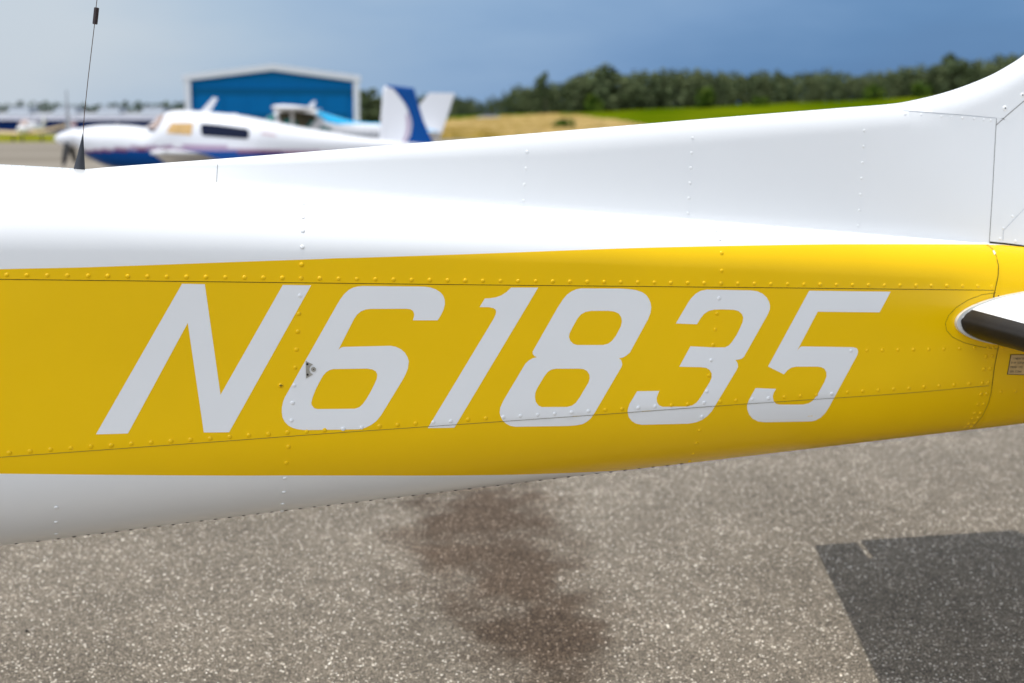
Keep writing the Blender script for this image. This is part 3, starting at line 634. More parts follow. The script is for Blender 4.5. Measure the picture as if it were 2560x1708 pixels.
# ================================================================== THE YELLOW AND WHITE AIRPLANE IN FRONT
PHI = R(12.5)
T = Vector((math.cos(PHI), math.sin(PHI), 0)); NR = Vector((math.sin(PHI), -math.cos(PHI), 0)); ZV = Vector((0, 0, 1))
def aw(s):
    if s < -1.4: return min(0.52, 0.205 - 0.078 * -1.4 + (-1.4 - s) * 0.09)
    return max(0.03, 0.205 - 0.078 * s)
C0 = Vector((0, 3.03, 0)) - NR * 0.205
C0.z = 0
def W(s, wv, z): return C0 + T * s + NR * wv + ZV * z
E0 = W(-0.6, 0, 0)
plane = empty('airplane', E0, 'yellow and white airplane tail section lettered N61835 filling the foreground', 'airplane')

SHOULDER = smooth_tab([(-400, 632), (0, 632), (800, 645), (1500, 668), (2000, 690), (2480, 716), (2900, 735)])
LOWEDGE = smooth_tab([(-400, 1120), (0, 1105), (800, 1060), (1500, 1005), (2000, 958), (2480, 915), (2900, 880)])
BOTTOM = smooth_tab([(-400, 1408), (0, 1365), (400, 1317), (700, 1280), (1089, 1233), (1569, 1176.5), (2000, 1126), (2397, 1079), (2560, 1059), (2900, 1015)])
CROWN = smooth_tab([(-300, 398), (0, 413), (205, 424), (300, 431)])
JOINT = smooth_tab([(150, 419), (240, 427.5), (360, 440), (545, 457.5), (762, 476), (1160, 507), (1743, 550), (2100, 579), (2467, 608), (2700, 627)])
STRIPE_T = smooth_tab([(-300, 684), (0, 673), (210, 668.5), (700, 651), (1160, 636), (1600, 620.5), (1930, 613.5), (2200, 611.5), (2480, 612), (2800, 614)])
LAP1 = smooth_tab([(-300, 693.5), (0, 697.5), (650, 705), (1160, 711), (1660, 716), (2050, 720), (2480, 725), (2800, 729)])
LAP2 = smooth_tab([(-300, 1165), (0, 1143), (530, 1105), (800, 1085), (1060, 1067), (1520, 1035), (1876, 1009), (2260, 983), (2480, 963.5), (2800, 940)])
STRIPE_B = smooth_tab([(-300, 1183), (0, 1185), (300, 1188), (700, 1190), (1200, 1189), (1350, 1186), (1460, 1182), (1560, 1177), (1700, 1168)])
def wall_z(s, tab):
    """height where the flat side wall at station s meets an image curve"""
    lo, hi = 0.4, 1.6
    for _ in range(40):
        m = (lo + hi) / 2; x, y = proj(W(s, aw(s), m))
        if y > tab(x): lo = m
        else: hi = m
    return (lo + hi) / 2
def s_at(px, wv=None, y=850):
    lo, hi = -3.0, 3.0
    for _ in range(50):
        m = (lo + hi) / 2
        if proj(W(m, aw(m) if wv is None else wv, 1.1))[0] < px: lo = m
        else: hi = m
    return (lo + hi) / 2
FS0 = s_at(215, 0.0); S543 = 0.0; SEAM = s_at(2492)
def hb(s): return lerp_tab([(FS0, 0.006), (FS0 + .15, .020), (0, .034), (1.2, .047), (2.2, .046)])(max(FS0, min(2.2, s)))
EXT, EXB = 2.25, 2.1
def top_z(zt, z1, a, wv): return z1 + (zt - z1) * max(0.0, 1 - min(1, wv / a) ** EXT) ** (1 / EXT)
class St: pass
def station(s):
    q = St(); q.s = s; q.a = aw(s); sc = max(-1.75, min(1.42, s)); a = aw(sc)
    q.z1 = wall_z(sc, SHOULDER); q.z2 = wall_z(sc, LOWEDGE)
    lo, hi = q.z1 + 0.01, q.z1 + 0.5
    for _ in range(40):
        m = (lo + hi) / 2
        if sc >= FS0 + .02:
            x, y = proj(W(sc, hb(sc), top_z(m, q.z1, a, hb(sc)))); ok = y > JOINT(x)
        else:
            best = min(((proj(W(sc, wv * a, top_z(m, q.z1, a, wv * a)))) for wv in (0, .05, .1, .15, .2, .25, .3, .4)), key=lambda t: t[1]); ok = best[1] > CROWN(best[0])
        if ok: lo = m
        else: hi = m
    q.zt = (lo + hi) / 2
    lo, hi = q.z2 - 0.5, q.z2 - 0.01
    for _ in range(40):
        m = (lo + hi) / 2
        best = max((proj(W(sc, a * math.cos(al) ** (2 / EXB) if al < 1.5707 else 0, q.z2 - (q.z2 - m) * math.sin(al) ** (2 / EXB))) for al in [k * math.pi / 80 for k in range(41)]), key=lambda t: t[1])
        if best[1] > BOTTOM(best[0]): lo = m
        else: hi = m
    q.zb = (lo + hi) / 2
    return q
def smooth_stations(qs):
    for at in ('z1', 'z2', 'zt', 'zb'):
        v = [getattr(q, at) for q in qs]
        for _ in range(3): v = [v[0]] + [(v[i-1] + 2 * v[i] + v[i+1]) / 4 for i in range(1, len(v) - 1)] + [v[-1]]
        for q, x in zip(qs, v): setattr(q, at, x)
def sec(q, tau):
    """point of the section: tau 0 crown .. 1 keel -> (w, z)"""
    if tau <= 0.45:
        al = tau / 0.45 * math.pi / 2; return q.a * math.sin(al) ** (2 / EXT), q.z1 + (q.zt - q.z1) * max(0, math.cos(al)) ** (2 / EXT)
    if tau <= 0.6:
        k = (tau - 0.45) / 0.15; return q.a, q.z1 + (q.z2 - q.z1) * k
    al = (tau - 0.6) / 0.4 * math.pi / 2; return q.a * max(0, math.cos(al)) ** (2 / EXB), q.z2 - (q.z2 - q.zb) * math.sin(al) ** (2 / EXB)
def skin_noise(s, z):
    wob = 0.0011 * noise.noise(Vector((s * 3.1, z * 5.0, 1.7))) + 0.0004 * noise.noise(Vector((s * 8.0, z * 14.0, 4.2)))
    return wob
ss = []; s = -2.6
while s < 2.16:
    ss.append(s); s += 0.025 if -1.3 < s < 1.5 else 0.06
ss.append(SEAM); ss.sort()
ss = [x for i, x in enumerate(ss) if x == SEAM or abs(x - SEAM) > 0.006]
QS = [station(s) for s in ss]; smooth_stations(QS)
taus = [k / 300 for k in range(301)]
def cross(q, tab, t0, t1):
    prev = None
    for t in taus:
        if t < t0 or t > t1: continue
        wv, z = sec(q, t); x, y = proj(W(q.s, wv, z)); d = y - tab(x)
        if prev is not None and prev[1] < 0 <= d: return prev[0] + (t - prev[0]) * (-prev[1]) / (d - prev[1])
        prev = (t, d)
    return None
for q in QS:
    q.k = None
    if -1.75 <= q.s <= 1.42:
        a_ = cross(q, STRIPE_T, 0.03, 0.62); b_ = cross(q, LAP1, 0.2, 0.62); c_ = cross(q, LAP2, 0.45, 0.9); d_ = cross(q, STRIPE_B, 0.5, 0.985)
        q.k = [a_, b_, c_, d_]
mid = [q for q in QS if q.k]
for j in range(4):
    last = None; vals = [(q.s, q.k[j]) for q in mid if q.k[j] is not None]
    for q in mid:
        if q.k[j] is None:
            if j == 3:                          # the stripe edge runs on under the keel
                (s1, v1), (s0, v0) = vals[-1], vals[-5]; q.k[j] = min(0.999, v1 + (q.s - s1) * (v1 - v0) / (s1 - s0))
            else: q.k[j] = min(vals, key=lambda t: abs(t[0] - q.s))[1]
for q in QS:
    if not q.k: q.k = list((mid[0] if q.s < 0 else mid[-1]).k)
    if q.s > 1.42: q.k[3] = 0.999
for j in range(4):
    v = [q.k[j] for q in QS]
    for _ in range(2): v = [v[0]] + [(v[i-1] + 2 * v[i] + v[i+1]) / 4 for i in range(1, len(v) - 1)] + [v[-1]]
    for q, x in zip(QS, v): q.k[j] = x
    for q in QS: q.k[j] = min(q.k[j], 0.999)
def skin(bands, s0, s1, off, name, label=None):
    """bands: list of (key index a, key index b, rows, material); keys -1 = crown, 4 = keel"""
    b = MB(); use = [q for q in QS if s0 - 1e-6 <= q.s <= s1 + 1e-6]
    for ka, kb, rows, m in bands:
        for sg in (1, -1):
            i0 = len(b.v)
            for q in use:
                ta = 0.0 if ka < 0 else q.k[ka]; tb = 1.0 if kb > 3 else q.k[kb]
                for r in range(rows + 1):
                    t = ta + (tb - ta) * r / rows; wv, z = sec(q, t); h = 0.002
                    w2, z2_ = sec(q, min(1, t + h)); w1, z1_ = sec(q, max(0, t - h)); tw, tz = w2 - w1, z2_ - z1_; ln = math.hypot(tw, tz) or 1
                    nw, nz_ = -tz / ln, tw / ln; o = off + (skin_noise(q.s, z) if 0.1 < t < 0.95 else 0)
                    wv += nw * o; z += nz_ * o
                    if t <= 0 or t >= 1: wv = 0
                    b.v.append(W(q.s, sg * wv, z))
            for i in range(len(use) - 1):
                for r in range(rows):
                    f = (i0 + i*(rows+1) + r, i0 + i*(rows+1) + r + 1, i0 + (i+1)*(rows+1) + r + 1, i0 + (i+1)*(rows+1) + r)
                    b.f.append(f if sg > 0 else f[::-1]); b.m.append(b.mi(m))
    o = part(name, b, E0, plane, label, weld=True)
    return o, b
S_END = ss[-1]
skins = [skin([(-1, 0, 26, M_WHITE), (0, 1, 10, M_YEL)], ss[0], SEAM, 0.0012, 'upper_skin'),
         skin([(1, 2, 26, M_YEL)], ss[0], SEAM, 0.0, 'side_skin'),
         skin([(2, 3, 12, M_YEL), (3, 4, 20, M_WHITE)], ss[0], SEAM, -0.0008, 'lower_skin'),
         skin([(-1, 0, 20, M_WHITE), (0, 1, 10, M_YEL), (1, 2, 20, M_YEL), (2, 3, 10, M_YEL), (3, 4, 6, M_WHITE)], SEAM, S_END, -0.0004, 'tail_cone')]
# end caps so the body is closed out of view
for q in (QS[0], QS[-1]):
    b = MB(); loop = [sec(q, k / 40) for k in range(41)]
    b.face([W(q.s, wv, z) for wv, z in loop] + [W(q.s, -wv, z) for wv, z in loop[-2:0:-1]], M_WHITE)
    part('end_bulkhead', b, E0, plane, smooth=False)

# ---------------- dorsal fin, fin fairing and vertical fin
PL0 = W(0, 0, 0)
def fin_pt(px, py):
    p = on_plane(px, py, PL0, NR) - PL0; return p.dot(T), p.z
EDGE = [fin_pt(*q) for q in ((215, 423), (330, 413.5), (545, 397.5), (900, 369), (1360, 331), (1800, 294), (2100, 270), (2240, 258.5), (2300, 247), (2360, 232), (2420, 212), (2480, 187), (2520, 165), (2560, 139))]
EDGE += [(EDGE[-1][0] + .08, EDGE[-1][1] + .065), (EDGE[-1][0] + .24, EDGE[-1][1] + .24), (EDGE[-1][0] + .50, EDGE[-1][1] + .62), (EDGE[-1][0] + .58, EDGE[-1][1] + .66), (2.6, EDGE[-1][1] + .67)]
edge = smooth_tab(EDGE); S543 = fin_pt(543, 430)[0]
FAIR = lerp_tab([fin_pt(*q) for q in ((2258, 277), (2300, 280.5), (2400, 288), (2490, 296.5), (2492, 312), (2560, 252))])
s_f0 = fin_pt(2258, 277)[0]; s_f1 = fin_pt(2491, 300)[0]
def q_at(s):
    i = min(range(len(QS) - 1), key=lambda k: abs((QS[k].s + QS[k+1].s) / 2 - s)); a, b_ = QS[i], QS[i+1]; k = (s - a.s) / (b_.s - a.s)
    return [getattr(a, t) + (getattr(b_, t) - getattr(a, t)) * k for t in ('zt', 'z1', 'a')]
def fin_cols(s0, s1, step):
    n = max(2, int((s1 - s0) / step)); return [s0 + (s1 - s0) * k / n for k in range(n + 1)]
def fin_profile(s, za, zb_, top_edge, rows, extra=0.0):
    """half section of the fin between two heights: list of (w, z)"""
    zt, z1, a = q_at(s); h = hb(s); zbase = top_z(zt, z1, a, h); ztop = edge(s)
    hgt = max(0.004, ztop - zbase); ht = min(0.036, 0.30 * hgt, h * .84); hv = min(0.060, 0.34 * hgt); zcap = ztop - hv
    def wd(z):
        if z > zcap: return ht * math.sqrt(max(0, 1 - ((z - zcap) / hv) ** 2)) + extra
        k = max(0, min(1, (z - zbase) / max(0.01, zcap - zbase))); fl = max(0, 1 - (z - zbase) / 0.012)
        return h + (ht - h) * k + 0.0012 * fl * fl + extra
    if not top_edge: return [(wd(za + (zb_ - za) * r / rows), za + (zb_ - za) * r / rows) for r in range(rows + 1)]
    pts = [(wd(za + (zcap - za) * r / rows), za + (zcap - za) * r / rows) for r in range(rows)] if za < zcap else [(wd(za), za)] * rows
    a0 = math.asin(max(0, min(1, (za - zcap) / hv)))
    for k in range(13):
        al = a0 + (math.pi / 2 - a0) * k / 12; pts.append(((ht + extra) * math.cos(al), zcap + hv * math.sin(al)))
    return pts
def fin_part(name, s0, s1, lower, upper, step=0.02, rows=14, extra=0.0, close_aft=False):
    b = MB(); cols = fin_cols(s0, s1, step); rings = []
    for s in cols:
        zt, z1, a = q_at(s); zbase = top_z(zt, z1, a, hb(s)) - 0.004
        pr = fin_profile(s, zbase if lower is None else lower(s), None if upper is None else upper(s), upper is None, rows, extra)
        rings.append([W(s, wv, z) for wv, z in pr] + [W(s, -wv, z) for wv, z in reversed(pr[:-1] if upper is None else pr)])
    b.loft(rings, M_WHITE, caps=False, closed=False)
    if close_aft: b.face(rings[-1][::-1], M_WHITE)
    o = part(name, b, E0, plane, auto=70); return o, b
fins = [fin_part('dorsal_fin_nose', FS0, S543, None, None, .02, 8, -0.0004),
        fin_part('dorsal_fin', S543, s_f0, None, None),
        fin_part('dorsal_fin_panel', s_f0, s_f1, None, lambda s: min(FAIR(s) + .003, edge(s) - .012)),
        fin_part('fin_fairing', s_f0, s_f1 + .42, lambda s: min(FAIR(s), edge(s) - .015) if s < s_f1 + .14 else edge(s) - .09, None, .015, 8, 0.0005),
        fin_part('vertical_fin', s_f1, 2.0, None, lambda s: FAIR(s) + .004 if s < s_f1 + .14 else edge(s) - .086, .02, 14, 0.0, True)]
b = MB(); rg = []
for s in fin_cols(2.02, 2.45, .05):
    zt_ = EDGE[-1][1] - .02; k = (s - 2.02) / .43; zb_ = q_at(2.0)[0] + .06
    rg.append([W(s, v * (.05 * (1 - k) + .006), z) for v, z in ((1, zb_), (1, zt_), (-1, zt_), (-1, zb_))])
b.loft(rg, M_WHITE); part('rudder', b, E0, plane, smooth=False)

# ---------------- everything that lies on the skin is dropped onto it along the sight line
AV, AF = [], []
for _, bb in skins + fins:
    i0 = len(AV); AV += [tuple(v) for v in bb.v]; AF += [tuple(i0 + k for k in f) for f in bb.f]
BVH = BVHTree.FromPolygons(AV, AF)
def drop(px, py):
    r = ray(px, py); h = BVH.ray_cast(CAM, r)
    if h[0] is None: h = BVH.find_nearest(CAM + r * 3.1)
    n_ = h[1].normalized(); n_ = n_ if n_.dot(r) < 0 else -n_
    return h[0], n_
def dens(pts, step=12):
    out = []
    for a, b_ in zip(pts[:-1], pts[1:]):
        n_ = max(1, int(math.hypot(b_[0]-a[0], b_[1]-a[1]) / step))
        out += [(a[0] + (b_[0]-a[0]) * k / n_, a[1] + (b_[1]-a[1]) * k / n_) for k in range(n_)]
    return out + [pts[-1]]
def seam(pts, wid, m, off=0.0007, name='panel_seam', step=12):
    pp = dens(pts, step); P3 = [drop(*p) for p in pp]; b = MB(); rows = []
    for i, (p, n_) in enumerate(P3):
        d = (P3[min(i+1, len(P3)-1)][0] - P3[max(i-1, 0)][0]).normalized(); sd_ = n_.cross(d).normalized() * wid / 2
        rows.append((p + n_ * off - sd_, p + n_ * off + sd_))
    for (a, b1), (c, d1) in zip(rows[:-1], rows[1:]): 
        if (a - c).length < 0.2: b.face([a, b1, d1, c], m)
    part(name, b, E0, plane, weld=True)
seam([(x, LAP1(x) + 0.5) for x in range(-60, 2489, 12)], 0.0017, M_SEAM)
seam([(x, LAP2(x)) for x in range(-60, 2481, 12)], 0.0009, M_LAPLINE, 0.0012)
# registration
def sc_(pts, k, ox, oy): return [(x / k + ox, y / k + oy) for x, y in pts]
k8, k6, k1, k3 = 2.614, 3.5635, 3.7333, 3.2639
LET = {}
LET['N'] = [sc_([(627,1166),(1190,182),(1338,185),(1441,908),(1848,190),(2033,192),(1497,1152),(1332,1154),(1227,437),(836,1160)], k8, 0, 640)]
LET['6'] = [sc_([(1397,431),(1618,431),(1645,388),(1668,340),(1682,290),(1680,245),(1665,208),(1640,180),(1600,155),(1555,139),(1505,132),(1450,130),(950,126),(905,130),(865,140),(825,161),(785,198),(755,238),(720,295),(440,790),(255,1120),(240,1160),(231,1205),(230,1250),(236,1295),(255,1335),(290,1370),(330,1390),(375,1402),(420,1407),(460,1408),(915,1402),(975,1387),(1025,1363),(1070,1330),(1115,1275),(1310,955),(1335,905),(1352,862),(1361,795),(1348,757),(1325,718),(1290,688),(1245,667),(1200,658),(775,668),(750,678),(733,694),(875,415),(900,380),(935,351),(975,335),(1020,329),(1340,328),(1375,332),(1398,347),(1410,376),(1406,403)], k6, 640, 680),
            sc_([(690,865),(990,861),(1035,868),(1067,885),(1081,915),(1076,952),(1055,1000),(1020,1070),(985,1130),(950,1178),(920,1205),(880,1219),(550,1222),(517,1213),(495,1185),(492,1165),(505,1115),(530,1050),(562,985),(598,922),(625,893),(655,874)], k6, 640, 680)]
LET['1'] = [sc_([(35,1420),(283,1416),(1065,109),(813,109),(770,150),(720,182),(670,200),(620,208),(568,210),(519,291),(600,291),(645,299),(668,315),(673,335),(668,360),(650,400)], k1, 1060, 690)]
LET['8'] = [sc_([(1470,116),(1830,118),(1920,124),(1980,133),(2035,152),(2072,178),(2097,212),(2113,250),(2120,295),(2113,345),(2092,400),(1922,713),(1890,742),(1855,762),(1820,767),(1840,788),(1850,825),(1842,850),(1590,1280),(1555,1330),(1520,1360),(1480,1382),(1420,1394),(1340,1400),(850,1407),(805,1399),(765,1378),(732,1346),(712,1305),(706,1270),(712,1228),(740,1165),(945,820),(980,787),(1015,768),(1055,758),(1030,748),(1014,727),(1014,705),(1250,290),(1300,215),(1335,174),(1375,145),(1420,125)], k1, 1060, 690),
            sc_([(1560,326),(1720,325),(1775,332),(1815,350),(1840,385),(1847,425),(1835,475),(1790,560),(1755,605),(1718,633),(1670,645),(1430,645),(1393,634),(1365,606),(1352,570),(1358,535),(1380,490),(1430,400),(1465,358),(1508,335)], k1, 1060, 690),
            sc_([(1230,866),(1440,865),(1488,869),(1522,887),(1543,922),(1546,955),(1535,995),(1455,1130),(1418,1182),(1382,1211),(1335,1223),(1100,1224),(1068,1210),(1042,1175),(1034,1130),(1040,1085),(1060,1040),(1120,940),(1155,895),(1190,873)], k1, 1060, 690)]
LET['3'] = [sc_([(488,388),(660,394),(690,345),(718,310),(755,286),(800,275),(870,273),(960,276),(1000,287),(1028,312),(1038,342),(1033,375),(1010,430),(985,480),(945,540),(920,568),(890,583),(780,583),(607,574),(516,741),(690,744),(735,750),(765,768),(780,795),(780,830),(765,865),(690,990),(660,1030),(625,1055),(580,1066),(380,1068),(350,1055),(334,1030),(330,1000),(338,970),(353,938),(172,941),(110,1045),(97,1085),(95,1115),(105,1155),(130,1185),(165,1205),(210,1214),(590,1205),(650,1195),(700,1175),(745,1143),(780,1105),(985,765),(995,740),(992,715),(985,700),(973,686),(1005,682),(1030,672),(1043,660),(1240,310),(1253,275),(1256,245),(1248,210),(1228,175),(1195,145),(1150,125),(1095,118),(740,112),(690,122),(650,145),(615,180),(590,215)], k3, 1540, 690)]
LET['5'] = [sc_([(1576,121),(2240,129),(2150,297),(1645,292),(1478,608),(1500,582),(1515,575),(1940,582),(1965,592),(1975,615),(1968,645),(1735,1075),(1705,1120),(1670,1155),(1630,1178),(1595,1186),(1220,1193),(1160,1187),(1115,1165),(1085,1130),(1070,1085),(1070,1050),(1085,1010),(1138,915),(1305,922),(1285,955),(1278,985),(1285,1020),(1305,1043),(1335,1050),(1525,1049),(1570,1040),(1605,1018),(1640,975),(1700,865),(1717,820),(1715,785),(1700,757),(1670,743),(1640,740),(1470,740),(1430,748),(1400,768),(1370,803),(1240,739)], k3, 1540, 690)]
def inside(poly, x, y):
    c = False; j = len(poly) - 1
    for i in range(len(poly)):
        (xi, yi), (xj, yj) = poly[i], poly[j]
        if (yi > y) != (yj > y) and x < (xj - xi) * (y - yi) / (yj - yi) + xi: c = not c
        j = i
    return c
def in_letter(x, y): return any(sum(inside(p, x, y) for p in ps) % 2 for ps in LET.values())
for ch in 'N61835':
    bm = bmesh.new()
    for poly in LET[ch]:
        vv = [bm.verts.new((x, y, 0)) for x, y in poly]
        for i in range(len(vv)): bm.edges.new((vv[i], vv[(i+1) % len(vv)]))
    bmesh.ops.triangle_fill(bm, use_beauty=True, use_dissolve=False, edges=bm.edges[:], normal=(0, 0, 1))
    xs = [v.co.x for v in bm.verts]; ys = [v.co.y for v in bm.verts]
    cuts = [((x, 0, 0), (1, 0, 0)) for x in np.arange(min(xs) + 24, max(xs), 24)] + [((0, y, 0), (0, 1, 0)) for y in np.arange(min(ys) + 16, max(ys), 16)]
    xm = (min(xs) + max(xs)) / 2; sl = (LAP2(xm + 150) - LAP2(xm - 150)) / 300
    cuts += [((xm, LAP2(xm) + d, 0), (-sl, 1, 0)) for d in (-1.6, 1.6)]
    for co, no in cuts: bmesh.ops.bisect_plane(bm, geom=bm.verts[:] + bm.edges[:] + bm.faces[:], plane_co=co, plane_no=no)
    b = MB(); ix = {}
    for v in bm.verts:
        p, n_ = drop(v.co.x, v.co.y); ix[v] = len(b.v); b.v.append(p + n_ * 0.0004)
    for f in bm.faces:
        b.f.append(tuple(ix[v] for v in f.verts)); b.m.append(b.mi(M_WHITE))
    bm.free()
    me = b.mesh('registration_letter', E0)
    bm = bmesh.new(); bm.from_mesh(me)
    for f in bm.faces:
        if f.normal.dot(NR) < 0: f.normal_flip()
    bm.to_mesh(me); bm.free()
    link('registration_letter', me, plane, label='slanted white painted character ' + ch)

# ---------------- rivets
def dome(name, m, r, h, seg=12):
    b = MB(); rg = []
    for zz, rr in ((-.0008, 1.0), (h * .15, 1.0), (h * .6, .86), (h * .9, .5), (h, .12)):
        rg.append([(rr * r * math.cos(2*math.pi*q/seg), rr * r * math.sin(2*math.pi*q/seg), zz) for q in range(seg)])
    b.loft(rg, m); return b.mesh(name, weld=True)
RV = {'w': dome('rivet', M_WHITE, .0045, .0019), 'y': dome('rivet', M_YEL, .0045, .0019), 'g': dome('rivet', M_RIVET_SHADE, .0040, .0017)}
BIG = {'w': dome('screw', M_WHITE, .0062, .0022), 'y': dome('screw', M_YEL, .0058, .0024)}
nriv = [0]
def place(me, name, px, py, off=0.0003):
    p, n_ = drop(px, py); o = link(name, me, plane)
    fin_r = py < JOINT(px) and name == 'rivet'; k = random.uniform(.92, 1.08) * (.78 if fin_r else 1)
    o.matrix_local = Matrix.Translation(p + n_ * (off + random.uniform(-.0002, .0002)) - E0) @ n_.to_track_quat('Z', 'Y').to_matrix().to_4x4() @ Matrix.Diagonal((k, k, k * random.uniform(.85, 1.1) * (.6 if fin_r else 1), 1)); nriv[0] += 1; return o
def tone(px, py):
    if py < STRIPE_T(px): return 'w'
    if in_letter(px, py): return 'w'
    if px < 1570 and py > STRIPE_B(px): return 'w'
    return 'y'
def rivets(pts):
    for px, py in pts: place(RV[tone(px, py)], 'rivet', px, py)
RA = lerp_tab([(16, 687.5), (798, 696), (1074, 700.5), (1600, 706), (2211, 713.4), (2481, 716)])
rivets([(x, RA(x)) for x in (16.5,67,118,168,220,269,319,368,417,466,514.5,563,611,658,705.5,753,799,845.7,892,938,983.5,1028.6,1074,1118.6,1163,1207,1251,1294.6,1338.6,1381.7,1424.6,1468,1510,1552,1594,1636,1677,1719,1760,1802.6,1844.5,1886,1927,1969,2010,2050,2091,2131,2171,2211,2250,2290,2328,2367,2406,2444,2479)])
rivets([(23,1132),(75,1128),(126,1124),(177,1120),(227,1116),(278,1113),(328,1109),(378,1106),(427,1103),(476,1099),(525,1096),(574,1092),(622,1088),(671,1085),(719,1081),(766.8,1079),(811.7,1075.4),(858,1072),(904,1068.7),(948.7,1065.6),(994,1061.6),(1039,1058.8),(1083,1056),(1127,1053),(1170,1049),(1214,1045.5),(1258,1043),(1301,1039.6),(1344,1037),(1386.5,1034),(1428.6,1030.7),(1471,1028),(1512.7,1024.8),(1554.7,1022),(1595.8,1019),(1637.4,1016),(1678.8,1013),(1719,1010),(1760,1006.8),(1800,1004),(1840,1001),(1880.7,998),(1920.8,995.8),(1961,992.7),(2001,989.6),(2040.6,987),(2079,984.4),(2118.7,981),(2157,978),(2195.6,975.8),(2234,973),(2272,971),(2310,967),(2348,964.4),(2385.5,962),(2423,959),(2456,957.7),(2471,956)])
rivets([(2127.6,877),(2167.5,876),(2206,875.5),(2245,875),(2284,874),(2322,873.5),(2360,872.6),(2399,871.6),(2437,870),(2470,868.8),(2484,869)])
rivets(sc_([(1387,375),(1465,370),(1358,538),(1440,533),(1316,866),(1393,860),(1278,1000),(1354,996),(1236,1117),(1312,1110),(1207,1185),(1280,1175),(1155,1255),(1236,1243),(1115,1300),(1195,1290),(1600,262),(1800,268),(1580,835),(1770,830)], 5.228, 2200, 820))
rivets([(757,511),(757,543.6),(756.7,576.8),(755.7,617.7),(753.9,661.8),(750,739),(747,784),(744.4,829),(741,874),(738,919),(735.4,963.4),(731.5,1007),(728.7,1051),(721,1117),(716,1157.5),(712.3,1196),(709.7,1231),(707,1260),(705,1277)])
rivets([(141,1269),(140,1306),(140.6,1335)])
rivets([(1790,578),(1799,599),(1804,632),(1804,677),(1797.5,745.7),(1792.5,784),(1788,823.6),(1783,862),(1777.8,900.5),(1772,938.8),(1767,978),(1755,1042),(1748.5,1076.5),(1741.5,1108),(1733.5,1135),(1724,1153.6)])
rivets([(1317.5,379.6),(1315,421),(1311,462),(1309,502),(1731.6,345),(1729,382.6),(1727,420),(1724.6,458),(1722,495.7),(1720,533),(2161,326.8),(2159,366.8),(2156.4,407),(2154,446),(2151,486.4),(2148.6,526),(2145,565)])
rivets([(2262.5,285),(2303,287),(2354,291),(2379,293),(2406,295),(2435,297),(2460,299.5),(2477,301),(2531.4,541),(2508.6,571),(2500,597),(2539,603.6)])
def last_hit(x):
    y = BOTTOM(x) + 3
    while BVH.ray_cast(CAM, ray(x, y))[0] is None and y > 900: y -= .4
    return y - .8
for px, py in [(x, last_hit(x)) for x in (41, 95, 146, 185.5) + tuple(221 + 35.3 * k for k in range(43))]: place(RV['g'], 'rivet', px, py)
rivets([(x, CROWN(x) + 1.5) for x in (8, 24, 50, 60, 104, 118, 150, 170)])
rivets([(x, JOINT(x) + 2.0) for x in (262, 305, 330, 362, 405, 440, 478, 520, 552, 600)])
for px, py in ((2512, 270.7), (2556, 238)):
    o = place(BIG['w'], 'screw', px, py); b = MB(); b.loft([[(.0018 * math.cos(a * .785), .0018 * math.sin(a * .785), z) for a in range(8)] for z in (.0018, .0026)], M_HOLE)
    link('screw_slot', b.mesh('screw_slot'), o)
o = place(BIG['y'], 'screw', 702, 963.6)
b = MB(); b.box((-.0036, -.0007, .0018), (.0036, .0007, .00265), M_SEAM); b.box((-.0007, -.0036, .0018), (.0007, .0036, .00262), M_SEAM); link('screw_slot', b.mesh('screw_slot', smooth=False), o)

# ---------------- panel seams on fin and tail
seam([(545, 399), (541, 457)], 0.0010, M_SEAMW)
seam([(2258, 276.5), (2300, 280), (2400, 287.5), (2490, 295.5)], 0.0008, M_JOINT)
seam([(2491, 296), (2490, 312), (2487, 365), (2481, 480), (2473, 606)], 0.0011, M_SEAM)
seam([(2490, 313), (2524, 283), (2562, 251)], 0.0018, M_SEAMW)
seam([(2562, 520), (2508, 577), (2507, 602)], 0.0009, M_JOINT)
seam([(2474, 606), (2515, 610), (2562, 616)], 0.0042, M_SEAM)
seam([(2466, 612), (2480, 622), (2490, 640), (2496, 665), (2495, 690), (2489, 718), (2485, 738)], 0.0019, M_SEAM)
seam([(2485, 733), (2484, 746), (2488, 751), (2492, 746), (2494, 738)], 0.0030, M_SEAM, step=4)
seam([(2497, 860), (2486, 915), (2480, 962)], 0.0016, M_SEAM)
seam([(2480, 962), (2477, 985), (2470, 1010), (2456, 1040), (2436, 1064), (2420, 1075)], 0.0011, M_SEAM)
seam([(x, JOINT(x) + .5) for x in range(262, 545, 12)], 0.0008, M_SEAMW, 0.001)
seam([(x, JOINT(x) + .3) for x in range(546, 2466, 12)], 0.0016, M_JOINT, 0.001)
# raised fairing plate ring round the tailplane root
seam([(2490, 732), (2455, 737), (2420, 750), (2390, 769), (2371, 789), (2363, 808), (2366, 826), (2381, 843), (2410, 857), (2450, 867), (2495, 873)], 0.0009, M_SEAM, step=6)
o = place(BIG['y'], 'screw', 2494.5, 739.5); o.scale = (.8, .8, .8)
b = MB(); b.loft([[(.0022 * math.cos(a * .785), .0022 * math.sin(a * .785), z) for a in range(8)] for z in (.0018, .0028)], M_HOLE); link('screw_slot', b.mesh('screw_slot'), o)

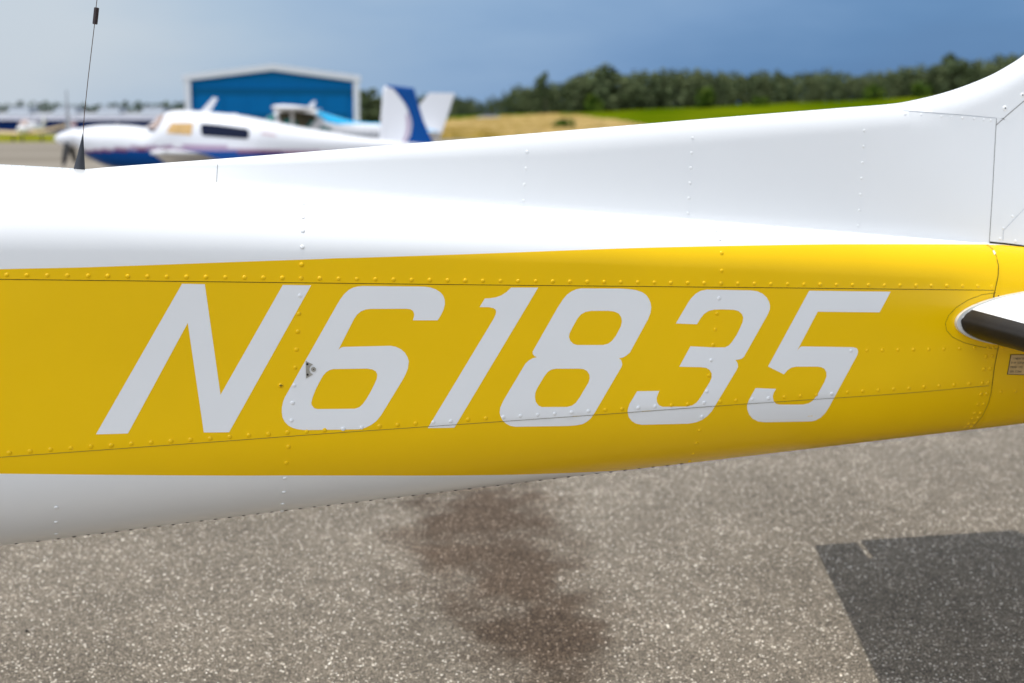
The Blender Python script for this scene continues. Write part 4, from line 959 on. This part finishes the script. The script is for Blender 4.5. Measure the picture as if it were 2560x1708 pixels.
# ---------------- small bracket with two holes beside a pin
def flat_piece(px_poly, th, m, name, parent=plane, off=0.0004):
    P3 = [drop(*p) for p in px_poly]; n_ = P3[0][1]; b = MB()
    b.loft([[p + n_ * (off + h) for p, _ in P3] for h in (0, th)], m)
    return part(name, b, E0, parent, smooth=False)
br = flat_piece([(764, 902.5), (782, 911), (778, 913.5), (775.7, 916), (773.5, 920.5), (773.2, 926), (775.7, 931.5), (779, 934), (782, 935.3), (765, 946)], .0016, M_ALU, 'bracket')
def disc(px, py, rpx, th, m, name, parent, off):
    return flat_piece([(px + rpx * math.cos(k * .449), py + rpx * math.sin(k * .449)) for k in range(14)], th, m, name, parent, off)
disc(768, 910.3, 2.9, .0002, M_HOLE, 'bracket_hole', br, .0020); disc(768.6, 936.5, 2.9, .0002, M_HOLE, 'bracket_hole', br, .0020)
pin = disc(783.4, 923.2, 6.0, .0022, M_ALU, 'pin', plane, .0004); disc(783.4, 923, 1.5, .0002, M_HOLE, 'pin_hole', pin, .0027)

# ---------------- placard on the tail cone
pl = flat_piece([(2526, 886), (2575, 886), (2566, 938), (2517, 936.5)], .0006, M_HOLE, 'placard')
flat_piece([(2527.5, 887.5), (2573.5, 887.5), (2564.6, 936.5), (2518.8, 935)], .0003, M_PLATE, 'placard_plate', pl, .0011)
for row, (txt, x0, y0, hpx) in enumerate((('/ NEW FA', 2531, 899, 6.0), ('P M  CESS', 2527, 909.5, 6.0), ('MOD  172', 2525, 920, 5.5), ('SER. C264', 2523, 931, 5.5))):
    cu = bpy.data.curves.new('t', 'FONT'); cu.body = txt; cu.size = 1.0; to = bpy.data.objects.new('t', cu); col.objects.link(to)
    bpy.context.view_layer.update(); me0 = to.evaluated_get(bpy.context.evaluated_depsgraph_get()).to_mesh(); b = MB()
    for v in me0.vertices:
        p, n_ = drop(x0 + v.co.x * hpx * 1.25, y0 - v.co.y * hpx * 1.25); b.v.append(p + n_ * .0019)
    for f in me0.polygons: b.f.append(tuple(f.vertices)); b.m.append(b.mi(M_INK))
    part('placard_text', b, E0, pl, smooth=False)
    bpy.data.objects.remove(to); bpy.data.curves.remove(cu)

# ---------------- tailplane (both halves), boots, elevators
p_le, _ = drop(2388, 806); s_le = (p_le - C0).dot(T); z_le = p_le.z
CH0, CH1, SPAN = 1.30, 0.90, 1.79
def yt(x, t=0.115): return 5 * t * (0.2969 * math.sqrt(max(0, x)) - 0.126 * x - 0.3516 * x * x + 0.2843 * x**3 - 0.1015 * x**4)
def le_s(wv): return s_le + 0.30 * (wv - .1)
def chord(wv): return CH0 + (CH1 - CH0) * (wv - .1) / 1.56
def stab_ring(wv, x0, x1, sg, n=14, grow=0.0, xlo=None):
    c = chord(wv); pts = []
    xs = [x0 + (x1 - x0) * (1 - math.cos(math.pi / 2 * k / n)) for k in range(n + 1)]
    for x in reversed(xs): pts.append(W(le_s(wv) + x * c - (grow if x < .002 else 0), sg * wv, z_le - .09 * (wv - .13) + yt(x) * c + grow))
    if xlo: xs = [xlo * (1 - math.cos(math.pi / 2 * k / n)) for k in range(n + 1)]
    for x in xs[1:] if x0 == 0 else xs: pts.append(W(le_s(wv) + x * c, sg * wv, z_le - .09 * (wv - .13) - yt(x) * c - grow))
    return pts
HW = SPAN - .22
for sg in (1, -1):
    b = MB(); b.loft([stab_ring(wv, 0, .64, sg) for wv in (.06, .3, .7, 1.1, HW)], M_WHITE)
    st = part('tailplane', b, E0, plane, auto=60)
    b = MB(); b.loft([stab_ring(wv, 0, .20, sg) for wv in (HW + .0005, SPAN - .02)], M_WHITE); part('tailplane_tip', b, E0, st, auto=60)
    b = MB(); b.loft([stab_ring(wv, 0, .020, sg, 10, .0022, .062) for wv in (.132, .3, .7, 1.1, HW, SPAN - .06)], M_BOOT); part('leading_edge_boot', b, E0, st, auto=60)
    b = MB(); b.loft([stab_ring(wv, .6405, 1.0, sg, 8) for wv in (.14, .4, .9, HW)], M_WHITE); el = part('elevator', b, E0, plane, auto=60)
    b = MB(); b.loft([stab_ring(wv, .223, 1.0, sg, 10) for wv in (HW + .001, SPAN - .02, SPAN)], M_WHITE); part('elevator_horn', b, E0, el, auto=60)
def root_outline(off, n=26):
    """closed outline of the root aerofoil grown by off, on the body side"""
    pts = []; c = CH0
    for k in range(n + 1):
        x = .55 * (1 - math.sin(math.pi / 2 * k / n)); pts.append((x, yt(x)))
    up = [(x * c, z * c) for x, z in pts]; lo = [(x * c, -z * c) for x, z in pts[:-1][::-1]]
    pl_ = up + lo; out = []
    for i, (x, z) in enumerate(pl_):
        x0, z0 = pl_[max(0, i-1)]; x1, z1 = pl_[min(len(pl_)-1, i+1)]; tx, tz = x1 - x0, z1 - z0; l = math.hypot(tx, tz) or 1
        out.append((x + tz / l * off, z - tx / l * off))
    return out
# root_outline runs aft-top -> nose -> aft-bottom, so its left-hand normal points outward with a sign flip
def ring_strip(o0, o1, th, m, name, base=0.001):
    A, B = root_outline(-o0), root_outline(-o1); b = MB(); rg = []
    for (xa, za), (xb, zb_) in zip(A, B):
        def at(x, z, h):
            sv = s_le + x; return W(sv, aw(sv) + base + h, z_le + z)
        rg.append([at(xa, za, -.002), at(xa, za, th), at(xb, zb_, th), at(xb, zb_, -.002)])
    b.loft(rg, m); return part(name, b, E0, plane, auto=40)
ring_strip(-0.002, 0.011, .010, M_SEAL, 'root_seal')
ring_strip(0.0125, 0.030, .0014, M_YEL, 'root_fairing', .0)

# ---------------- whip antenna
def ant_pt(px, py): return on_plane(px, py, W(0, 0.012, 0), NR)
b = MB(); rg = []
for (xl, xr), y, th in (((182.5, 213), 428, .0060), ((184, 212.5), 422, .0055), ((194, 210.8), 385, .0042), ((203, 209), 350, .0030), ((206.2, 208.6), 335, .0018)):
    L_, R_ = ant_pt(xl, y), ant_pt(xr, y); m_ = (L_ + R_) / 2; q_ = L_.lerp(R_, .2); q2 = L_.lerp(R_, .8)
    rg.append([L_, q_ + NR * th, m_ + NR * th * 1.15, q2 + NR * th, R_, q2 - NR * th, m_ - NR * th * 1.15, q_ - NR * th])
b.loft(rg, M_ANT); part('antenna_mast', b, E0, plane, auto=50)
b = MB(); b.tube([ant_pt(207.5, 338), ant_pt(211, 285), ant_pt(220, 199), ant_pt(236, 64), ant_pt(240, 20), ant_pt(247, -40), ant_pt(256, -110), ant_pt(270, -210)], .00085, M_WIRE, 6); part('antenna_whip', b, E0, plane)
b = MB(); b.tube([ant_pt(237.3, 61), ant_pt(237.4, 60), ant_pt(241.6, 20), ant_pt(241.7, 19)], [.0035, .0052, .0052, .0035], M_SLEEVE, 12); part('antenna_sleeve', b, E0, plane, auto=40)
flat_piece([(2481, 628), (2485, 627), (2488.5, 635), (2485, 638)], .0004, M_WHITE, 'paint_chip', plane, .0012)
gp = on_ground(68, 1580); rnd = random.Random(5); bm = bmesh.new(); bmesh.ops.create_icosphere(bm, subdivisions=2, radius=.006)
for v in bm.verts: v.co *= rnd.uniform(.8, 1.15); v.co.z = v.co.z * .7 + .003
me = bpy.data.meshes.new('pebble'); bm.to_mesh(me); bm.free(); me.materials.append(M_HOLE)
link('pebble', me, None, gp, 'lone tiny black pebble lying on the light asphalt', 'pebble')
print('RIVETS', nriv[0])
